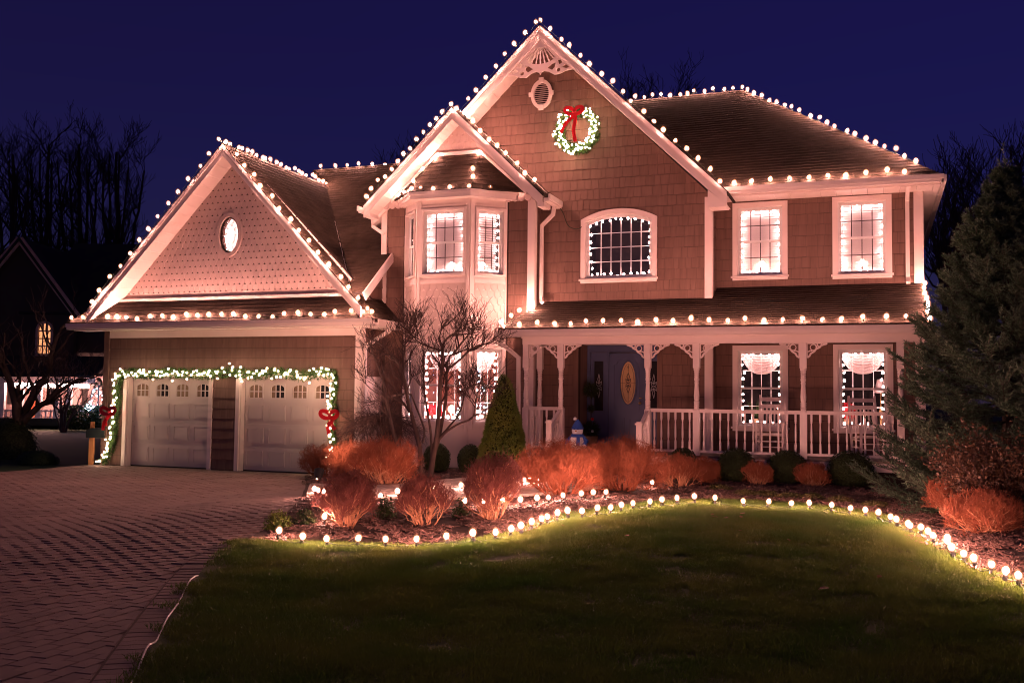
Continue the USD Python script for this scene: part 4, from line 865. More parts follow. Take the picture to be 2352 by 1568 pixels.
t = thing('garland', 'evergreen garland with white bulbs and red bows framing both garage doors', 'garland', (-14.2, 18.93, 2.3))
gp = [(-17.62, 0.06), (-17.50, 0.25), (-17.36, 0.5), (-17.33, 0.8), (-17.30, 1.15), (-17.26, 1.6), (-17.27, 1.95), (-17.18, 2.16)]
gt = [(-17.18, 2.16)] + [(-17.0 + 0.24 * i, 2.27 - 0.05 * abs(math.sin(i * 0.52)) + rw.normal(0, 0.012)) for i in range(24)] + [(-11.30, 2.28)]
gr = [(-11.30, 2.28), (-11.22, 2.05), (-11.27, 1.7), (-11.24, 1.3), (-11.28, 0.95), (-11.22, 0.6), (-11.25, 0.25)]
for run, wid in ((gp, 0.10), (gt, 0.14), (gr, 0.10)):
    P = np.array([(x, 18.93, z) for x, z in run]); mb, c, o = fluffy(P, wid, 190, rw, 0.085); part(t, 'greenery', mb, 'garland_needle')
    n = int(np.linalg.norm(np.diff(P, axis=0), axis=1).sum() * 19); cc = arc_pts(P, n)
    w = MB().tube(arc_pts(P, 60) + V(0, -0.03, 0), 0.005, 3); part(t, 'wire', w, 'wire_green')
    for p in cc: bulb(t, p + V(rw.normal(0, 0.04), -0.09 - rw.uniform(0, 0.05), rw.normal(0, wid * 0.5)), 0.022, rw.normal(size=3), 'bulb_mini', 'halo_mini', 2.0)
bow(t, (-17.36, 18.82, 1.30), 0.34, rw, ((-0.35, -1.0), (-0.6, -1.3))); bow(t, (-11.25, 18.82, 1.32), 0.34, rw, ((-0.1, -1.2), (0.35, -0.9)))

# ------------------------------------------------------------------ ground, drive, lawn, beds
rg = np.random.default_rng(11)
def poly_ground(ds): return [on_ground(d)[:2] for d in ds]
lawn_bed = [(572, 1244), (665, 1249), (774, 1253), (904, 1256), (1012, 1258), (1107, 1250), (1194, 1230), (1249, 1216), (1314, 1192), (1390, 1177), (1455, 1167), (1531, 1158), (1584, 1154), (1671, 1152), (1757, 1156.5), (1844, 1163), (1931, 1173), (2008, 1186), (2070, 1224), (2135, 1263), (2200, 1298), (2265, 1328), (2352, 1361), (2470, 1410)]
lawn_drive = [(572, 1244), (520, 1268), (481, 1293), (450, 1331), (408, 1391), (363, 1464), (303, 1568), (250, 1670)]
LB = poly_ground(lawn_bed); LD = poly_ground(lawn_drive)
lawn_poly = Polygon(LB + [(9, LB[-1][1] - 1.0), (9, -4), (LD[-1][0] * 0.4 - 1.0, -4)] + LD[::-1][:-1]).buffer(0)
bed_back = [V(9, 19.3), V(-10.64, 19.3), V(-10.64, 18.9)]
bed_left = poly_ground([(700, 1092), (702, 1120), (690, 1150), (640, 1195), (600, 1218)])
bed_poly = Polygon(LB + [(9, LB[-1][1] - 1.0)] + [tuple(b) for b in bed_back] + [tuple(b) for b in bed_left]).buffer(0)
drive_poly = Polygon([tuple(b) for b in bed_left] + LD + [(LD[-1][0] * 0.4 - 1.0, -4), (-26, -4), (-26, 14.0)] + [tuple(p) for p in poly_ground([(0, 1084), (200, 1067.5)])] + [(-17.9, 19.3), (-10.64, 19.3), (-10.64, 18.9)]).buffer(0)
def sheet(poly, step, dz, bump=0.0, seed=3):
    """A triangulated sheet over the ground, with some roughness."""
    import meshkit
    x0, y0, x1, y1 = poly.bounds; pts = []
    xs, ys = np.meshgrid(np.arange(x0, x1, step), np.arange(y0, y1, step)); g = np.c_[xs.ravel(), ys.ravel()]
    from shapely import contains_xy, points
    inner = poly.buffer(-step * 0.35); g = g[contains_xy(inner, g[:, 0], g[:, 1])]
    bnd = []
    for pg in getattr(poly, 'geoms', [poly]):
        n = max(8, int(pg.exterior.length / step)); bnd += [pg.exterior.interpolate(i / n, normalized=True).coords[0] for i in range(n)]
    P = np.vstack([g, bnd]); from scipy.spatial import Delaunay
    tri = Delaunay(P).simplices; cen = P[tri].mean(1); tri = tri[contains_xy(poly.buffer(0.01), cen[:, 0], cen[:, 1])]
    z = ground_h(P[:, 0], P[:, 1]) + dz
    if bump: z = z + bump * (meshkit.fbm(np.c_[P * 3.0, P[:, :1] * 0], 3, seed) - 0.5)
    a = P[tri[:, 1]] - P[tri[:, 0]]; b = P[tri[:, 2]] - P[tri[:, 0]]; flip = a[:, 0] * b[:, 1] - a[:, 1] * b[:, 0] < 0; tri[flip] = tri[flip][:, ::-1]
    return np.c_[P, z], tri
gx = np.linspace(-260, 260, 105); gy = np.linspace(-40, 420, 93); X_, Y_ = np.meshgrid(gx, gy)
n_ = len(gx); q = np.array([[j * n_ + i, j * n_ + i + 1, (j + 1) * n_ + i + 1, (j + 1) * n_ + i] for j in range(len(gy) - 1) for i in range(n_ - 1)])
single('ground', MB().add(np.c_[X_.ravel(), Y_.ravel(), -0.07 + 0 * X_.ravel()], q), 'grass_far', 'dark lawn and earth round the house, fading into the night', kind='structure')
single('lawn', sheet(lawn_poly, 0.25, 0.02, 0.03), 'lawn_soil', 'curved front lawn in the foreground, dark green', kind='structure')
single('flower_bed', sheet(bed_poly, 0.16, 0.015, 0.09), 'soil', 'dark mulched bed between the lawn and the house', kind='structure')
DR = single('driveway', sheet(drive_poly, 0.5, -0.005), 'paver_joint', 'wide driveway of brown concrete pavers, left', kind='structure')
# pavers: a soldier course along the lawn, running bond inside
def lift_poly(c, z0, z1, hts=None):
    c = np.asarray(c, float); m = len(c); top = np.c_[c, np.full(m, z1)]; 
    ins = c + (c.mean(0) - c) * 0.04; v = np.vstack([np.c_[ins, np.full(m, z1)], np.c_[c, np.full(m, z1 - 0.006)], np.c_[c, np.full(m, z0)]])
    f = [[0, i, i + 1] for i in range(1, m - 1)]
    for k in (0, m):
        for i in range(m): j = (i + 1) % m; f += [[k + i, k + m + i, k + m + j], [k + i, k + m + j, k + j]]
    return v, np.array(f)
border = LineString([tuple(p) for p in LD]).buffer(0.30, cap_style=2).intersection(drive_poly)
pav = []; L = LineString([tuple(p) for p in LD]); s = 0.02
while s < L.length - 0.1:
    a, b = np.array(L.interpolate(s).coords[0]), np.array(L.interpolate(s + 0.115).coords[0]); tn = unit(b - a); nn = V(tn[1], -tn[0])
    for i_, (w0, w1) in enumerate(((0.01, 0.245),)):
        c = [a + nn * w0, b + nn * w0, b + nn * w1, a + nn * w1] ; c = np.array(c); 
        if not drive_poly.contains(Point(*c.mean(0))): c = np.array([a - nn * w0, b - nn * w0, b - nn * w1, a - nn * w1])
        c = c[::-1] if np.cross(c[1] - c[0], c[2] - c[1]) < 0 else c
        zg = float(ground_h(*c.mean(0))); pav.append((np.hypot(*c.mean(0)), *lift_poly(c, zg - 0.02, zg + 0.004 + rg.normal(0, 0.0018))))
    s += 0.123
inner = drive_poly.difference(L.buffer(0.262)).intersection(sbox(-26, 3.5, -3, 19.05)); pin = prep(inner)
du = unit(on_ground((400, 1430))[:2] - on_ground((100, 1535))[:2]); dv = V(-du[1], du[0]); c0 = np.array([-11.0, 11.0])
pl_, pw_ = 0.205, 0.135
for j in range(-140, 141):
    for i in range(-100, 101):
        a = c0 + du * (i + 0.5 * (j % 2)) * pl_ + dv * j * pw_
        if not (-26 < a[0] < -1 and 3.2 < a[1] < 19.3): continue
        g_ = 0.003; c = np.array([a + du * g_ + dv * g_, a + du * (pl_ - g_) + dv * g_, a + du * (pl_ - g_) + dv * (pw_ - g_), a + du * g_ + dv * (pw_ - g_)])
        pg = Polygon(c)
        if not pin.intersects(pg): continue
        if not pin.contains(pg):
            x = inner.intersection(pg)
            if x.geom_type != 'Polygon' or x.area < 0.004: continue
            c = np.array(x.convex_hull.exterior.coords)[:-1]
            if np.cross(c[1] - c[0], c[2] - c[1]) < 0: c = c[::-1]
        zg = float(ground_h(*c.mean(0))); pav.append((np.hypot(*c.mean(0)), *lift_poly(c, zg - 0.02, zg + 0.004 + rg.normal(0, 0.002))))
def inview(p): q = p - EYE; z = q @ FW; return z > 0.5 and abs(q @ RT / z) < 0.53 and q @ UP / z > -0.355
pav.sort(key=lambda p: p[0] + (0 if inview(p[1].mean(0)) else 100))
put_pieces(DR, 'paver', [(v, f) for _, v, f in pav], 'paver', 300, 'pavers')
# walk of pale stones from the drive to the porch steps
wk_back = [(712, 1120), (800, 1121), (880, 1122), (960, 1116), (1060, 1106), (1150, 1101), (1240, 1094), (1330, 1086)]
wk_front = [(704, 1143), (800, 1146), (890, 1150), (970, 1152), (1066, 1152), (1150, 1149), (1240, 1142), (1330, 1133), (1392, 1124)]
wk = Polygon([tuple(p) for p in poly_ground(wk_back)] + [(-5.9, 18.4), (-4.3, 18.4)] + [tuple(p) for p in poly_ground(wk_front)][::-1]).buffer(0)
WKP = single('walkway', sheet(wk, 0.3, 0.06), 'paver_joint', 'pale stone walk curving through the bed to the porch steps', kind='structure')
ws = []
x0, y0, x1, y1 = wk.bounds; pr = prep(wk); j = 0; y = y0
while y < y1:
    x = x0 - (0.15 if j % 2 else 0)
    while x < x1:
        pg = sbox(x + 0.005, y + 0.005, x + 0.295, y + 0.195)
        if pr.intersects(pg):
            g = wk.intersection(pg)
            if g.geom_type == 'Polygon' and g.area > 0.006:
                c = np.array(g.convex_hull.exterior.coords)[:-1]
                if np.cross(c[1] - c[0], c[2] - c[1]) < 0: c = c[::-1]
                z = float(ground_h(*c.mean(0))); ws.append((-c[:, 1].mean(), *lift_poly(c, z + 0.03, z + 0.075 + rg.normal(0, 0.003))))
        x += 0.30
    y += 0.20; j += 1
ws.sort(key=lambda p: -p[0]); put_pieces(WKP, 'paving_stone', [(v, f) for _, v, f in ws], 'walk_stone', 300, 'paving_stones')

def instancer(name, label, cat, protos, pts, rots, scales, mats, protoidx, rng):
    path = numbered('/World', name); pi = UsdGeom.PointInstancer.Define(stage, path); ps = []
    for k, mb in enumerate(protos):
        pp = f'{path}/prototype_{k}' if k else f'{path}/prototype'; usdkit.mesh(stage, pp, mb.mesh(), MAT[mats[k]]); ps.append(pp)
    pi.CreatePrototypesRel().SetTargets([Sdf.Path(p) for p in ps])
    pi.CreateProtoIndicesAttr(Vt.IntArray(list(map(int, protoidx)))); pi.CreatePositionsAttr(Vt.Vec3fArray.FromNumpy(np.asarray(pts, np.float32)))
    pi.CreateOrientationsAttr(Vt.QuathArray([Gf.Quath(float(math.cos(a / 2)), 0, 0, float(math.sin(a / 2))) for a in rots]))
    pi.CreateScalesAttr(Vt.Vec3fArray.FromNumpy(np.repeat(np.asarray(scales, np.float32)[:, None], 3, 1)))
    data(pi.GetPrim(), label=label, category=cat, kind='stuff'); return path
def scatter(poly, n, rng):
    from shapely import contains_xy
    x0, y0, x1, y1 = poly.bounds; out = np.zeros((0, 2))
    while len(out) < n:
        p = np.c_[rng.uniform(x0, x1, 4 * n), rng.uniform(y0, y1, 4 * n)]; out = np.vstack([out, p[contains_xy(poly, p[:, 0], p[:, 1])]])
    return out[:n]
protos = []
for k in range(4):
    mb = MB(); n = 430; b = np.c_[rg.uniform(-0.22, 0.22, (n, 2)), np.zeros(n)]; d = nz(np.c_[rg.normal(0, 0.45, (n, 2)), np.ones(n)]); needles(mb, b, d, rg.uniform(0.025, 0.06, n), 0.006, rg)
    b = np.c_[rg.uniform(-0.22, 0.22, (120, 2)), np.full(120, 0.012)]; d = nz(np.c_[rg.normal(0, 1.0, (120, 2)), np.full(120, 0.5)]); needles(mb, b, d, rg.uniform(0.03, 0.06, 120), 0.006, rg); protos.append(mb)
lp = scatter(lawn_poly.buffer(-0.12).intersection(Polygon([(-11.5, 4.2), (6.5, 4.2), (9, 12), (9, 18), (-12, 18)])), 2300, rg)
edge_l = LineString([tuple(p) for p in LB]); lp = np.vstack([lp, [edge_l.interpolate(i / 260, normalized=True).coords[0] for i in range(261)] + rg.normal(0, 0.03, (261, 2)) - [0, 0.16]])
instancer('grass', 'short lawn grass over the whole front lawn', 'grass', protos, np.c_[lp, ground_h(lp[:, 0], lp[:, 1]) + 0.015], rg.uniform(0, 6.28, len(lp)), rg.uniform(0.8, 1.15, len(lp)), ['grass_blade'] * 4, rg.integers(0, 4, len(lp)), rg)
protos = []
for k in range(3):
    mb = MB()
    for i in range(70):
        c = V(*rg.uniform(-0.22, 0.22, 2), rg.uniform(0.0, 0.025)); d = nz(V(*rg.normal(0, 1, 2), rg.normal(0, 0.25))); a = nz(np.cross(d, V(*rg.normal(0, 0.3, 2), 1))); l, w = rg.uniform(0.015, 0.045), rg.uniform(0.005, 0.012)
        n3 = np.cross(d, a); v = [c - d * l - a * w, c + d * l - a * w * 0.6, c + d * l + a * w * 0.6, c - d * l + a * w]; v += [x + n3 * 0.007 for x in v]; mb.add(v, MB.BF)
    protos.append(mb)
bp = scatter(bed_poly.difference(wk.buffer(0.05)).buffer(-0.15), 1500, rg)
instancer('mulch', 'chips of bark mulch spread over the bed', 'mulch', protos, np.c_[bp, ground_h(bp[:, 0], bp[:, 1]) + 0.025], rg.uniform(0, 6.28, len(bp)), rg.uniform(0.8, 1.2, len(bp)), ['bark_mulch'] * 3, rg.integers(0, 3, len(bp)), rg)
# fallen leaves on the lawn
for d in [(1891, 1365), (1293, 1216), (1636, 1190), (1642, 1196), (1667, 1198), (1703, 1196), (1705, 1188), (1812, 1250), (2020, 1337), (1700, 1228), (1440, 1240), (2090, 1300)]:
    p = on_ground(d) + V(0, 0, 0.045); mb = MB(); a = rg.uniform(0, 6.28); s = rg.uniform(0.03, 0.05)
    o = [(-1, 0, 0), (-0.3, -0.55, 0.25), (0.5, -0.45, 0.2), (1.1, 0, 0.35), (0.5, 0.5, 0.5), (-0.3, 0.5, 0.4)]; R2 = np.array([[math.cos(a), -math.sin(a), 0], [math.sin(a), math.cos(a), 0], [0, 0, 1]])
    mb.add((np.array(o) * s) @ R2.T + p, [[0, 1, 5], [1, 2, 5], [2, 4, 5], [2, 3, 4]]); single('fallen_leaf', mb, 'fallen_leaf', 'small dry red-brown leaf lying on the dark front lawn', 'leaf', 'dry leaves on the lawn')
# loose dark cable from the bay gutter to the arched window
P = [V(-6.48, 20.3, 5.95), V(-6.40, 20.33, 5.80), V(-6.33, 20.35, 5.60), V(-6.24, 20.35, 5.50), V(-6.10, 20.35, 5.46), V(-5.98, 20.33, 5.50)]
single('loose_cable', MB().tube(resample(np.array(P), 24), 0.008, 5), 'wire_green', 'dark cable drooping from the bay gutter to the arched window', 'cable')
# flood lamp in the bed, aimed up at the house
O = V(-9.55, 15.6, float(ground_h(-9.55, 15.6))); t = thing('flood_lamp', 'small dark flood lamp on a stake beside the driveway, aimed up at the house', 'lamp', O)
aim = unit(V(-11.0, 19.5, 5.6) - O); a_ = unit(np.cross(aim, (0, 0, 1))); b_ = np.cross(a_, aim); c_ = O + V(0, 0, 0.22)
def coned(prof, n=14):
    m = MB().lathe(prof, (0, 0, 0), n); v, f = m.mesh(); return v[:, :1] * a_ + v[:, 1:2] * b_ + v[:, 2:] * aim + c_, f
part(t, 'housing', coned([(0.03, -0.09), (0.06, -0.06), (0.085, 0.02), (0.092, 0.10), (0.084, 0.10), (0.078, 0.02), (0.05, -0.045), (0.001, -0.05)]), 'stake_black', smooth=40)
part(t, 'lens', coned([(0.068, -0.012), (0.001, -0.008)]), 'flood_lens'); part(t, 'stake', MB().box(-0.012, 0.012, -0.012, 0.012, -0.1, 0.2, (O, V(1, 0, 0), V(0, 1, 0))), 'stake_black')
# white cord along the edge of the drive
P = [on_ground(d) + V(0, 0, 0.03 + 0.02 * math.sin(i * 1.7)) for i, d in enumerate([(455, 1328), (440, 1340), (425, 1360), (412, 1385), (404, 1402), (385, 1430), (366, 1462), (358, 1478), (340, 1497), (328, 1520), (312, 1552), (300, 1580)])]
single('extension_cord', MB().tube(resample(P, 40), 0.0065, 6), 'cord_white', 'thin white cord snaking along the edge between driveway and lawn', 'cord')

# ------------------------------------------------------------------ lights on stakes
def make_path_light(path, r):
    x = UsdGeom.Xform.Define(stage, path); ORIGIN[path] = np.zeros(3)
    part(path, 'stake', MB().box(-0.012, 0.012, -0.004, 0.004, -0.06, 0.075).box(-0.02, 0.02, -0.012, 0.012, 0.05, 0.075), 'stake_black')
    part(path, 'socket', MB().lathe([(0.017, 0.076), (0.02, 0.09), (0.016, 0.105), (0.001, 0.105)], (0, 0, 0), 8), 'stake_black')
    bulb(path, V(0, 0, 0.105 + r * 1.0), r, (0, 0, 1), 'bulb_path', 'halo_warm')
def path_lights(ds, label, group, wire_label, r=0.15):
    pts = []
    for d in ds:
        p = on_ground(d, 0.15); p[2] = float(ground_h(p[0], p[1])); pts.append(p)
        path = numbered('/World', 'path_light'); x = UsdGeom.Xform.Define(stage, path); first = path == '/World/path_light'
        if first: make_path_light(path, 0.028)
        x = UsdGeom.Xform.Define(stage, path); x.AddTranslateOp().Set(Gf.Vec3d(*map(float, p))); x.AddRotateXYZOp().Set(Gf.Vec3f(float(rg.normal(0, 7)), float(rg.normal(0, 7)), float(rg.uniform(0, 360)))); x.AddScaleOp().Set(Gf.Vec3f(*[float(rg.uniform(0.92, 1.12))] * 3))
        
        if not first: x.GetPrim().GetReferences().AddInternalReference('/World/path_light'); x.GetPrim().SetInstanceable(True)
        data(x.GetPrim(), label=label, category='path light', group=group)
    w = []
    for a, b in zip(pts[:-1], pts[1:]):
        w += [a + V(0, 0, 0.07), a * 0.7 + b * 0.3 + V(rg.normal(0, 0.03), rg.normal(0, 0.03), 0.05), a * 0.3 + b * 0.7 + V(rg.normal(0, 0.03), rg.normal(0, 0.03), 0.045)]
    single('light_wire', MB().tube(resample(np.array(w + [pts[-1] + V(0, 0, 0.07)]), 8 * len(pts)), 0.005, 4), 'wire_green', wire_label, 'wire')
front_row = [(638, 1214), (692, 1226), (752.5, 1228.5), (819, 1229.8), (886, 1232), (958, 1231), (1031, 1226), (1088.5, 1222), (1138, 1217), (1171.6, 1209), (1199, 1204), (1219, 1195.5), (1241.5, 1186), (1260, 1181), (1279, 1176), (1306, 1170.6), (1338, 1169), (1369, 1163), (1400.6, 1161), (1425.5, 1155), (1454, 1150), (1490, 1147), (1521, 1144.5), (1556, 1141), (1597, 1138), (1642, 1140), (1711, 1145), (1761, 1147), (1811, 1149), (1859, 1151), (1908, 1155), (1949.6, 1162), (1988.7, 1166.6), (2017, 1174), (2045, 1181), (2063, 1189), (2082, 1197), (2092.5, 1202), (2115, 1206), (2132.6, 1215), (2144.6, 1223), (2170.6, 1231), (2177, 1239), (2192, 1254.5), (2215, 1264), (2243, 1277), (2274, 1289), (2306, 1306.6), (2342, 1316), (2385, 1333)]
for i0, i1, what in ((0, 10, 'before the burgundy shrubs'), (10, 25, 'before the red shrubs'), (25, 33, 'before the green ball shrubs'), (33, 50, 'below the big spruce')):
    path_lights(front_row[i0:i1], f'white bulb on a dark stake along the lawn edge, {what}', f'stake lights along the lawn edge, {what}', f'thin dark wire of the stake lights along the lawn edge, {what}')
path_lights([(726, 1120), (733, 1123), (743, 1127), (833, 1128), (874.7, 1132.6), (916, 1127), (954, 1125.6), (995, 1118.5), (1063, 1112), (1092, 1109), (1146.6, 1107), (1201, 1099), (1218, 1098), (1237, 1099)], 'white bulb on a dark stake along the far side of the stone walk', 'stake lights on the far side of the walk', 'thin dark wire along the far side of the stone walk')
path_lights([(745.6, 1183), (1067, 1149), (1110, 1147), (1153, 1147), (1194.5, 1145), (1233.5, 1142), (1261, 1137), (1298.6, 1132), (1332.6, 1131.5), (1362, 1129), (1388, 1126), (1501, 1105)], 'white bulb on a dark stake along the near side of the stone walk', 'stake lights on the near side of the walk', 'thin dark wire along the near side of the stone walk')
# ------------------------------------------------------------------ shrubs
rp = np.random.default_rng(33)
def dist(p): return (p - EYE) @ FW
def vase_shrub(label, base_px, top_y, half_w, n, twig, stem, bare=0.45, group=None, name='bare_shrub', twigs=7):
    """A clipped leafless shrub: crooked stems from one foot, forking, under a rounded mass of fine twigs."""
    b = on_ground(base_px); k = dist(b) / FOC; h = (base_px[1] - top_y) * k; w = half_w * k
    t = thing(name, label, 'shrub', b, group); ph = rp.uniform(0, 6.28, 3)
    def inside(Q):                                                   # keeps every shoot within the clipped outline
        az = np.arctan2(Q[..., 1], Q[..., 0]); lump = 1 + 0.09 * np.sin(3 * az + ph[0]) + 0.06 * np.sin(5 * az + ph[1]) + 0.05 * np.sin(Q[..., 2] / h * 9 + ph[2])
        q = np.sqrt((Q[..., 0] / w) ** 2 + (Q[..., 1] / w) ** 2 + (np.maximum(Q[..., 2] - 0.42 * h, 0) / (0.58 * h)) ** 2) / lump
        f = np.where(q > 1, 1 / np.maximum(q, 1e-6), 1.0); Q = Q.copy(); Q[..., :2] *= f[..., None]; up_ = np.maximum(Q[..., 2] - 0.42 * h, 0); Q[..., 2] = np.where(up_ > 0, 0.42 * h + up_ * f, Q[..., 2]); Q[..., 2] = np.maximum(Q[..., 2], 0.01); return Q
    m = max(16, n // 6); a = rp.uniform(0, 2 * np.pi, m); r = np.sqrt(rp.uniform(0.03, 1, m)); s = np.linspace(0, 1, 8)[None, :, None]
    f0 = np.c_[np.cos(a) * r * 0.12 * w, np.sin(a) * r * 0.12 * w, np.full(m, -0.03)]; e = np.c_[np.cos(a) * r * w * 0.85, np.sin(a) * r * w * 0.85, h * (0.92 - 0.42 * r ** 2) * rp.uniform(0.75, 1.0, m)]
    P = f0[:, None] + (e - f0)[:, None] * np.concatenate([s ** 0.75, s ** 0.75, s ** 1.25], 2); P[:, 1:] += np.cumsum(rp.normal(0, 0.028 * w, P[:, 1:].shape), 1) * 0.6; P = inside(P)
    R = (rp.uniform(0.010, 0.019, m) * (0.55 + 0.45 * h))[:, None] * np.linspace(1.0, 0.35, 8)[None]
    B1, RB1 = spawn(P, R, 5, 0.22, 0.75, 0.50 * h, rp, up=0.4, spread=0.75, along_=0.6, n=7, rk=0.62); B1 = inside(B1)
    part(t, 'stems', MB().tubes(P + b, R, 5).tubes(B1 + b, np.maximum(RB1, 0.004), 4), stem, kind='stuff')
    tw = MB(); src, sr = np.concatenate([P[:, 1:], B1]), np.concatenate([R[:, 1:], RB1])
    Q, RR = spawn(src, sr, twigs + 3, bare, 1.0, 0.26 * h, rp, up=0.45, spread=0.8, along_=0.5, rk=0.45); Q = inside(Q)
    Q2, RR2 = spawn(Q, RR, 4, 0.25, 1.0, 0.13 * h, rp, up=0.35, spread=0.9, along_=0.5, n=4, rk=0.6); Q2 = np.where((rp.random(len(Q2)) < 0.55)[:, None, None], inside(Q2), np.maximum(Q2, [-9, -9, 0.01]))
    tw.tubes(Q + b, np.maximum(RR, 0.0024), 3).tubes(Q2 + b, np.maximum(RR2, 0.0019), 3); part(t, 'twigs', tw, twig, kind='stuff'); return t
vase_shrub('tall loose rust red bare shrub at the right corner of the garage', (745, 1098), 1018, 62, 110, 'twig_red', 'twig_red')
vase_shrub('glowing orange-red bare shrub behind the walk, left of the bare tree', (890, 1118), 1005, 92, 170, 'twig_red', 'stem_tan', twigs=8)
vase_shrub('rust red bare shrub between the garage corner and the glowing shrub', (815, 1105), 1012, 70, 100, 'twig_red', 'twig_red')
vase_shrub('mushroom shaped dark burgundy shrub on bare tan stems, nearest the driveway', (800, 1212), 1080, 78, 110, 'twig_wine', 'stem_tan', bare=0.55, twigs=8)
vase_shrub('dark burgundy shrub on fan of pale bare stems, second from the driveway', (975, 1212), 1095, 72, 100, 'twig_wine', 'stem_tan', bare=0.55, twigs=7)
vase_shrub('tall burgundy shrub on pale bare stems before the conical spruce', (1132, 1198), 1042, 72, 130, 'twig_wine', 'stem_tan', bare=0.5, twigs=8)
vase_shrub('big rust red bare shrub left of the porch steps', (1287, 1140), 1006, 100, 210, 'twig_red', 'twig_red', bare=0.3, twigs=8)
vase_shrub('big rust red bare shrub in front of the porch steps, beside its twin', (1432, 1128), 1004, 108, 220, 'twig_red', 'twig_red', bare=0.3, twigs=8)
vase_shrub('orange-brown bare shrub right of the porch steps, leaning stems', (1560, 1120), 1040, 58, 110, 'twig_red', 'stem_tan', bare=0.4)
vase_shrub('narrow brown bare shrub beside the leaning one under the railing', (1618, 1112), 1048, 38, 80, 'twig_red', 'twig_red', bare=0.4)
vase_shrub('small round red bare shrub between the two left green balls', (1738, 1117), 1058, 40, 80, 'twig_red', 'stem_tan', bare=0.35, twigs=6)
vase_shrub('round orange-brown bare shrub between the two right green balls', (1866, 1121), 1060, 45, 90, 'twig_red', 'stem_tan', bare=0.35, twigs=7)
vase_shrub('rust red bare shrub behind its wider twin at the right edge of the bed', (2178, 1192), 1100, 60, 120, 'twig_red', 'stem_tan', bare=0.4)
vase_shrub('wide low rust red bare shrub at the right edge of the bed', (2264, 1226), 1122, 90, 200, 'twig_red', 'stem_tan', bare=0.4)
def ball_shrub(label, base_px, top_y, half_w, group=None, n=5200):
    b = on_ground(base_px); k = dist(b) / FOC; h = (base_px[1] - top_y) * k; w = half_w * k; c = b + V(0, 0, h * 0.5)
    t = thing('boxwood', label, 'shrub', b, group); sc = V(w, w, h * 0.53)
    d = nz(rp.normal(size=(n, 3))); import meshkit
    lump = 1 + 0.10 * (meshkit.fbm(d * 2.2 + b, 3, 4) - 0.5) * 2
    r = lump * rp.uniform(0.90, 1.02, n); p = c + d * sc * r[:, None]; p[:, 2] = np.maximum(p[:, 2], b[2])
    mb = MB(); leaves(mb, p, d + rp.normal(0, 0.5, (n, 3)), rp.uniform(0.010, 0.02, n), rp)
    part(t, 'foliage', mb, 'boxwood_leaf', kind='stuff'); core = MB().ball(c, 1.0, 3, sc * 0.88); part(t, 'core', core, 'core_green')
ball_shrub('clipped dark green ball shrub just right of the bare tree trunk', (1003, 1088), 1018, 31)
ball_shrub('clipped green ball shrub just left of the conical spruce', (1080, 1090), 1022, 30)
ball_shrub('dark green shrub top peeping over the leaning shrub below the railing', (1568, 1108), 1030, 36)
ball_shrub('clipped dark green ball under the porch railing, left of three', (1690, 1110), 1031, 45)
ball_shrub('clipped dark green ball under the porch railing, middle of three', (1808, 1114), 1036, 47)
ball_shrub('largest clipped dark green ball, under the railing by the big spruce', (1954, 1121), 1037, 52)
# conical dwarf spruce
b = on_ground((1155, 1100)); k = dist(b) / FOC; h = (1100 - 856) * k; w = 70 * k
t = thing('conical_spruce', 'dense green cone shaped dwarf spruce left of the porch railing', 'tree', b)
n = 9000; u = 1 - np.sqrt(rp.uniform(0.0, 1, n)); a = rp.uniform(0, 2 * np.pi, n)
import meshkit
rr = w * (1 - u) ** 0.66 * (0.86 + 0.30 * (meshkit.fbm(np.c_[np.cos(a) * 2, np.sin(a) * 2, u * 7], 3, 2) - 0.5) * 1.2) * (1 - 0.25 * np.exp(-u / 0.06))
p = b + np.c_[rr * np.cos(a), rr * np.sin(a), h * u * 0.985 + 0.02]; d0 = nz(np.c_[np.cos(a), np.sin(a), np.full(n, 0.55)])
mb = MB()
for _ in range(4): needles(mb, p, d0 + rp.normal(0, 0.5, (n, 3)), rp.uniform(0.035, 0.075, n), 0.014, rp)
part(t, 'foliage', mb, 'cone_needle', kind='stuff')
prof = [(w * (1 - q) ** 0.66 * 0.80, h * q) for q in np.linspace(0.0, 0.97, 12)]; part(t, 'core', MB().lathe(prof, b, 16), 'core_green')

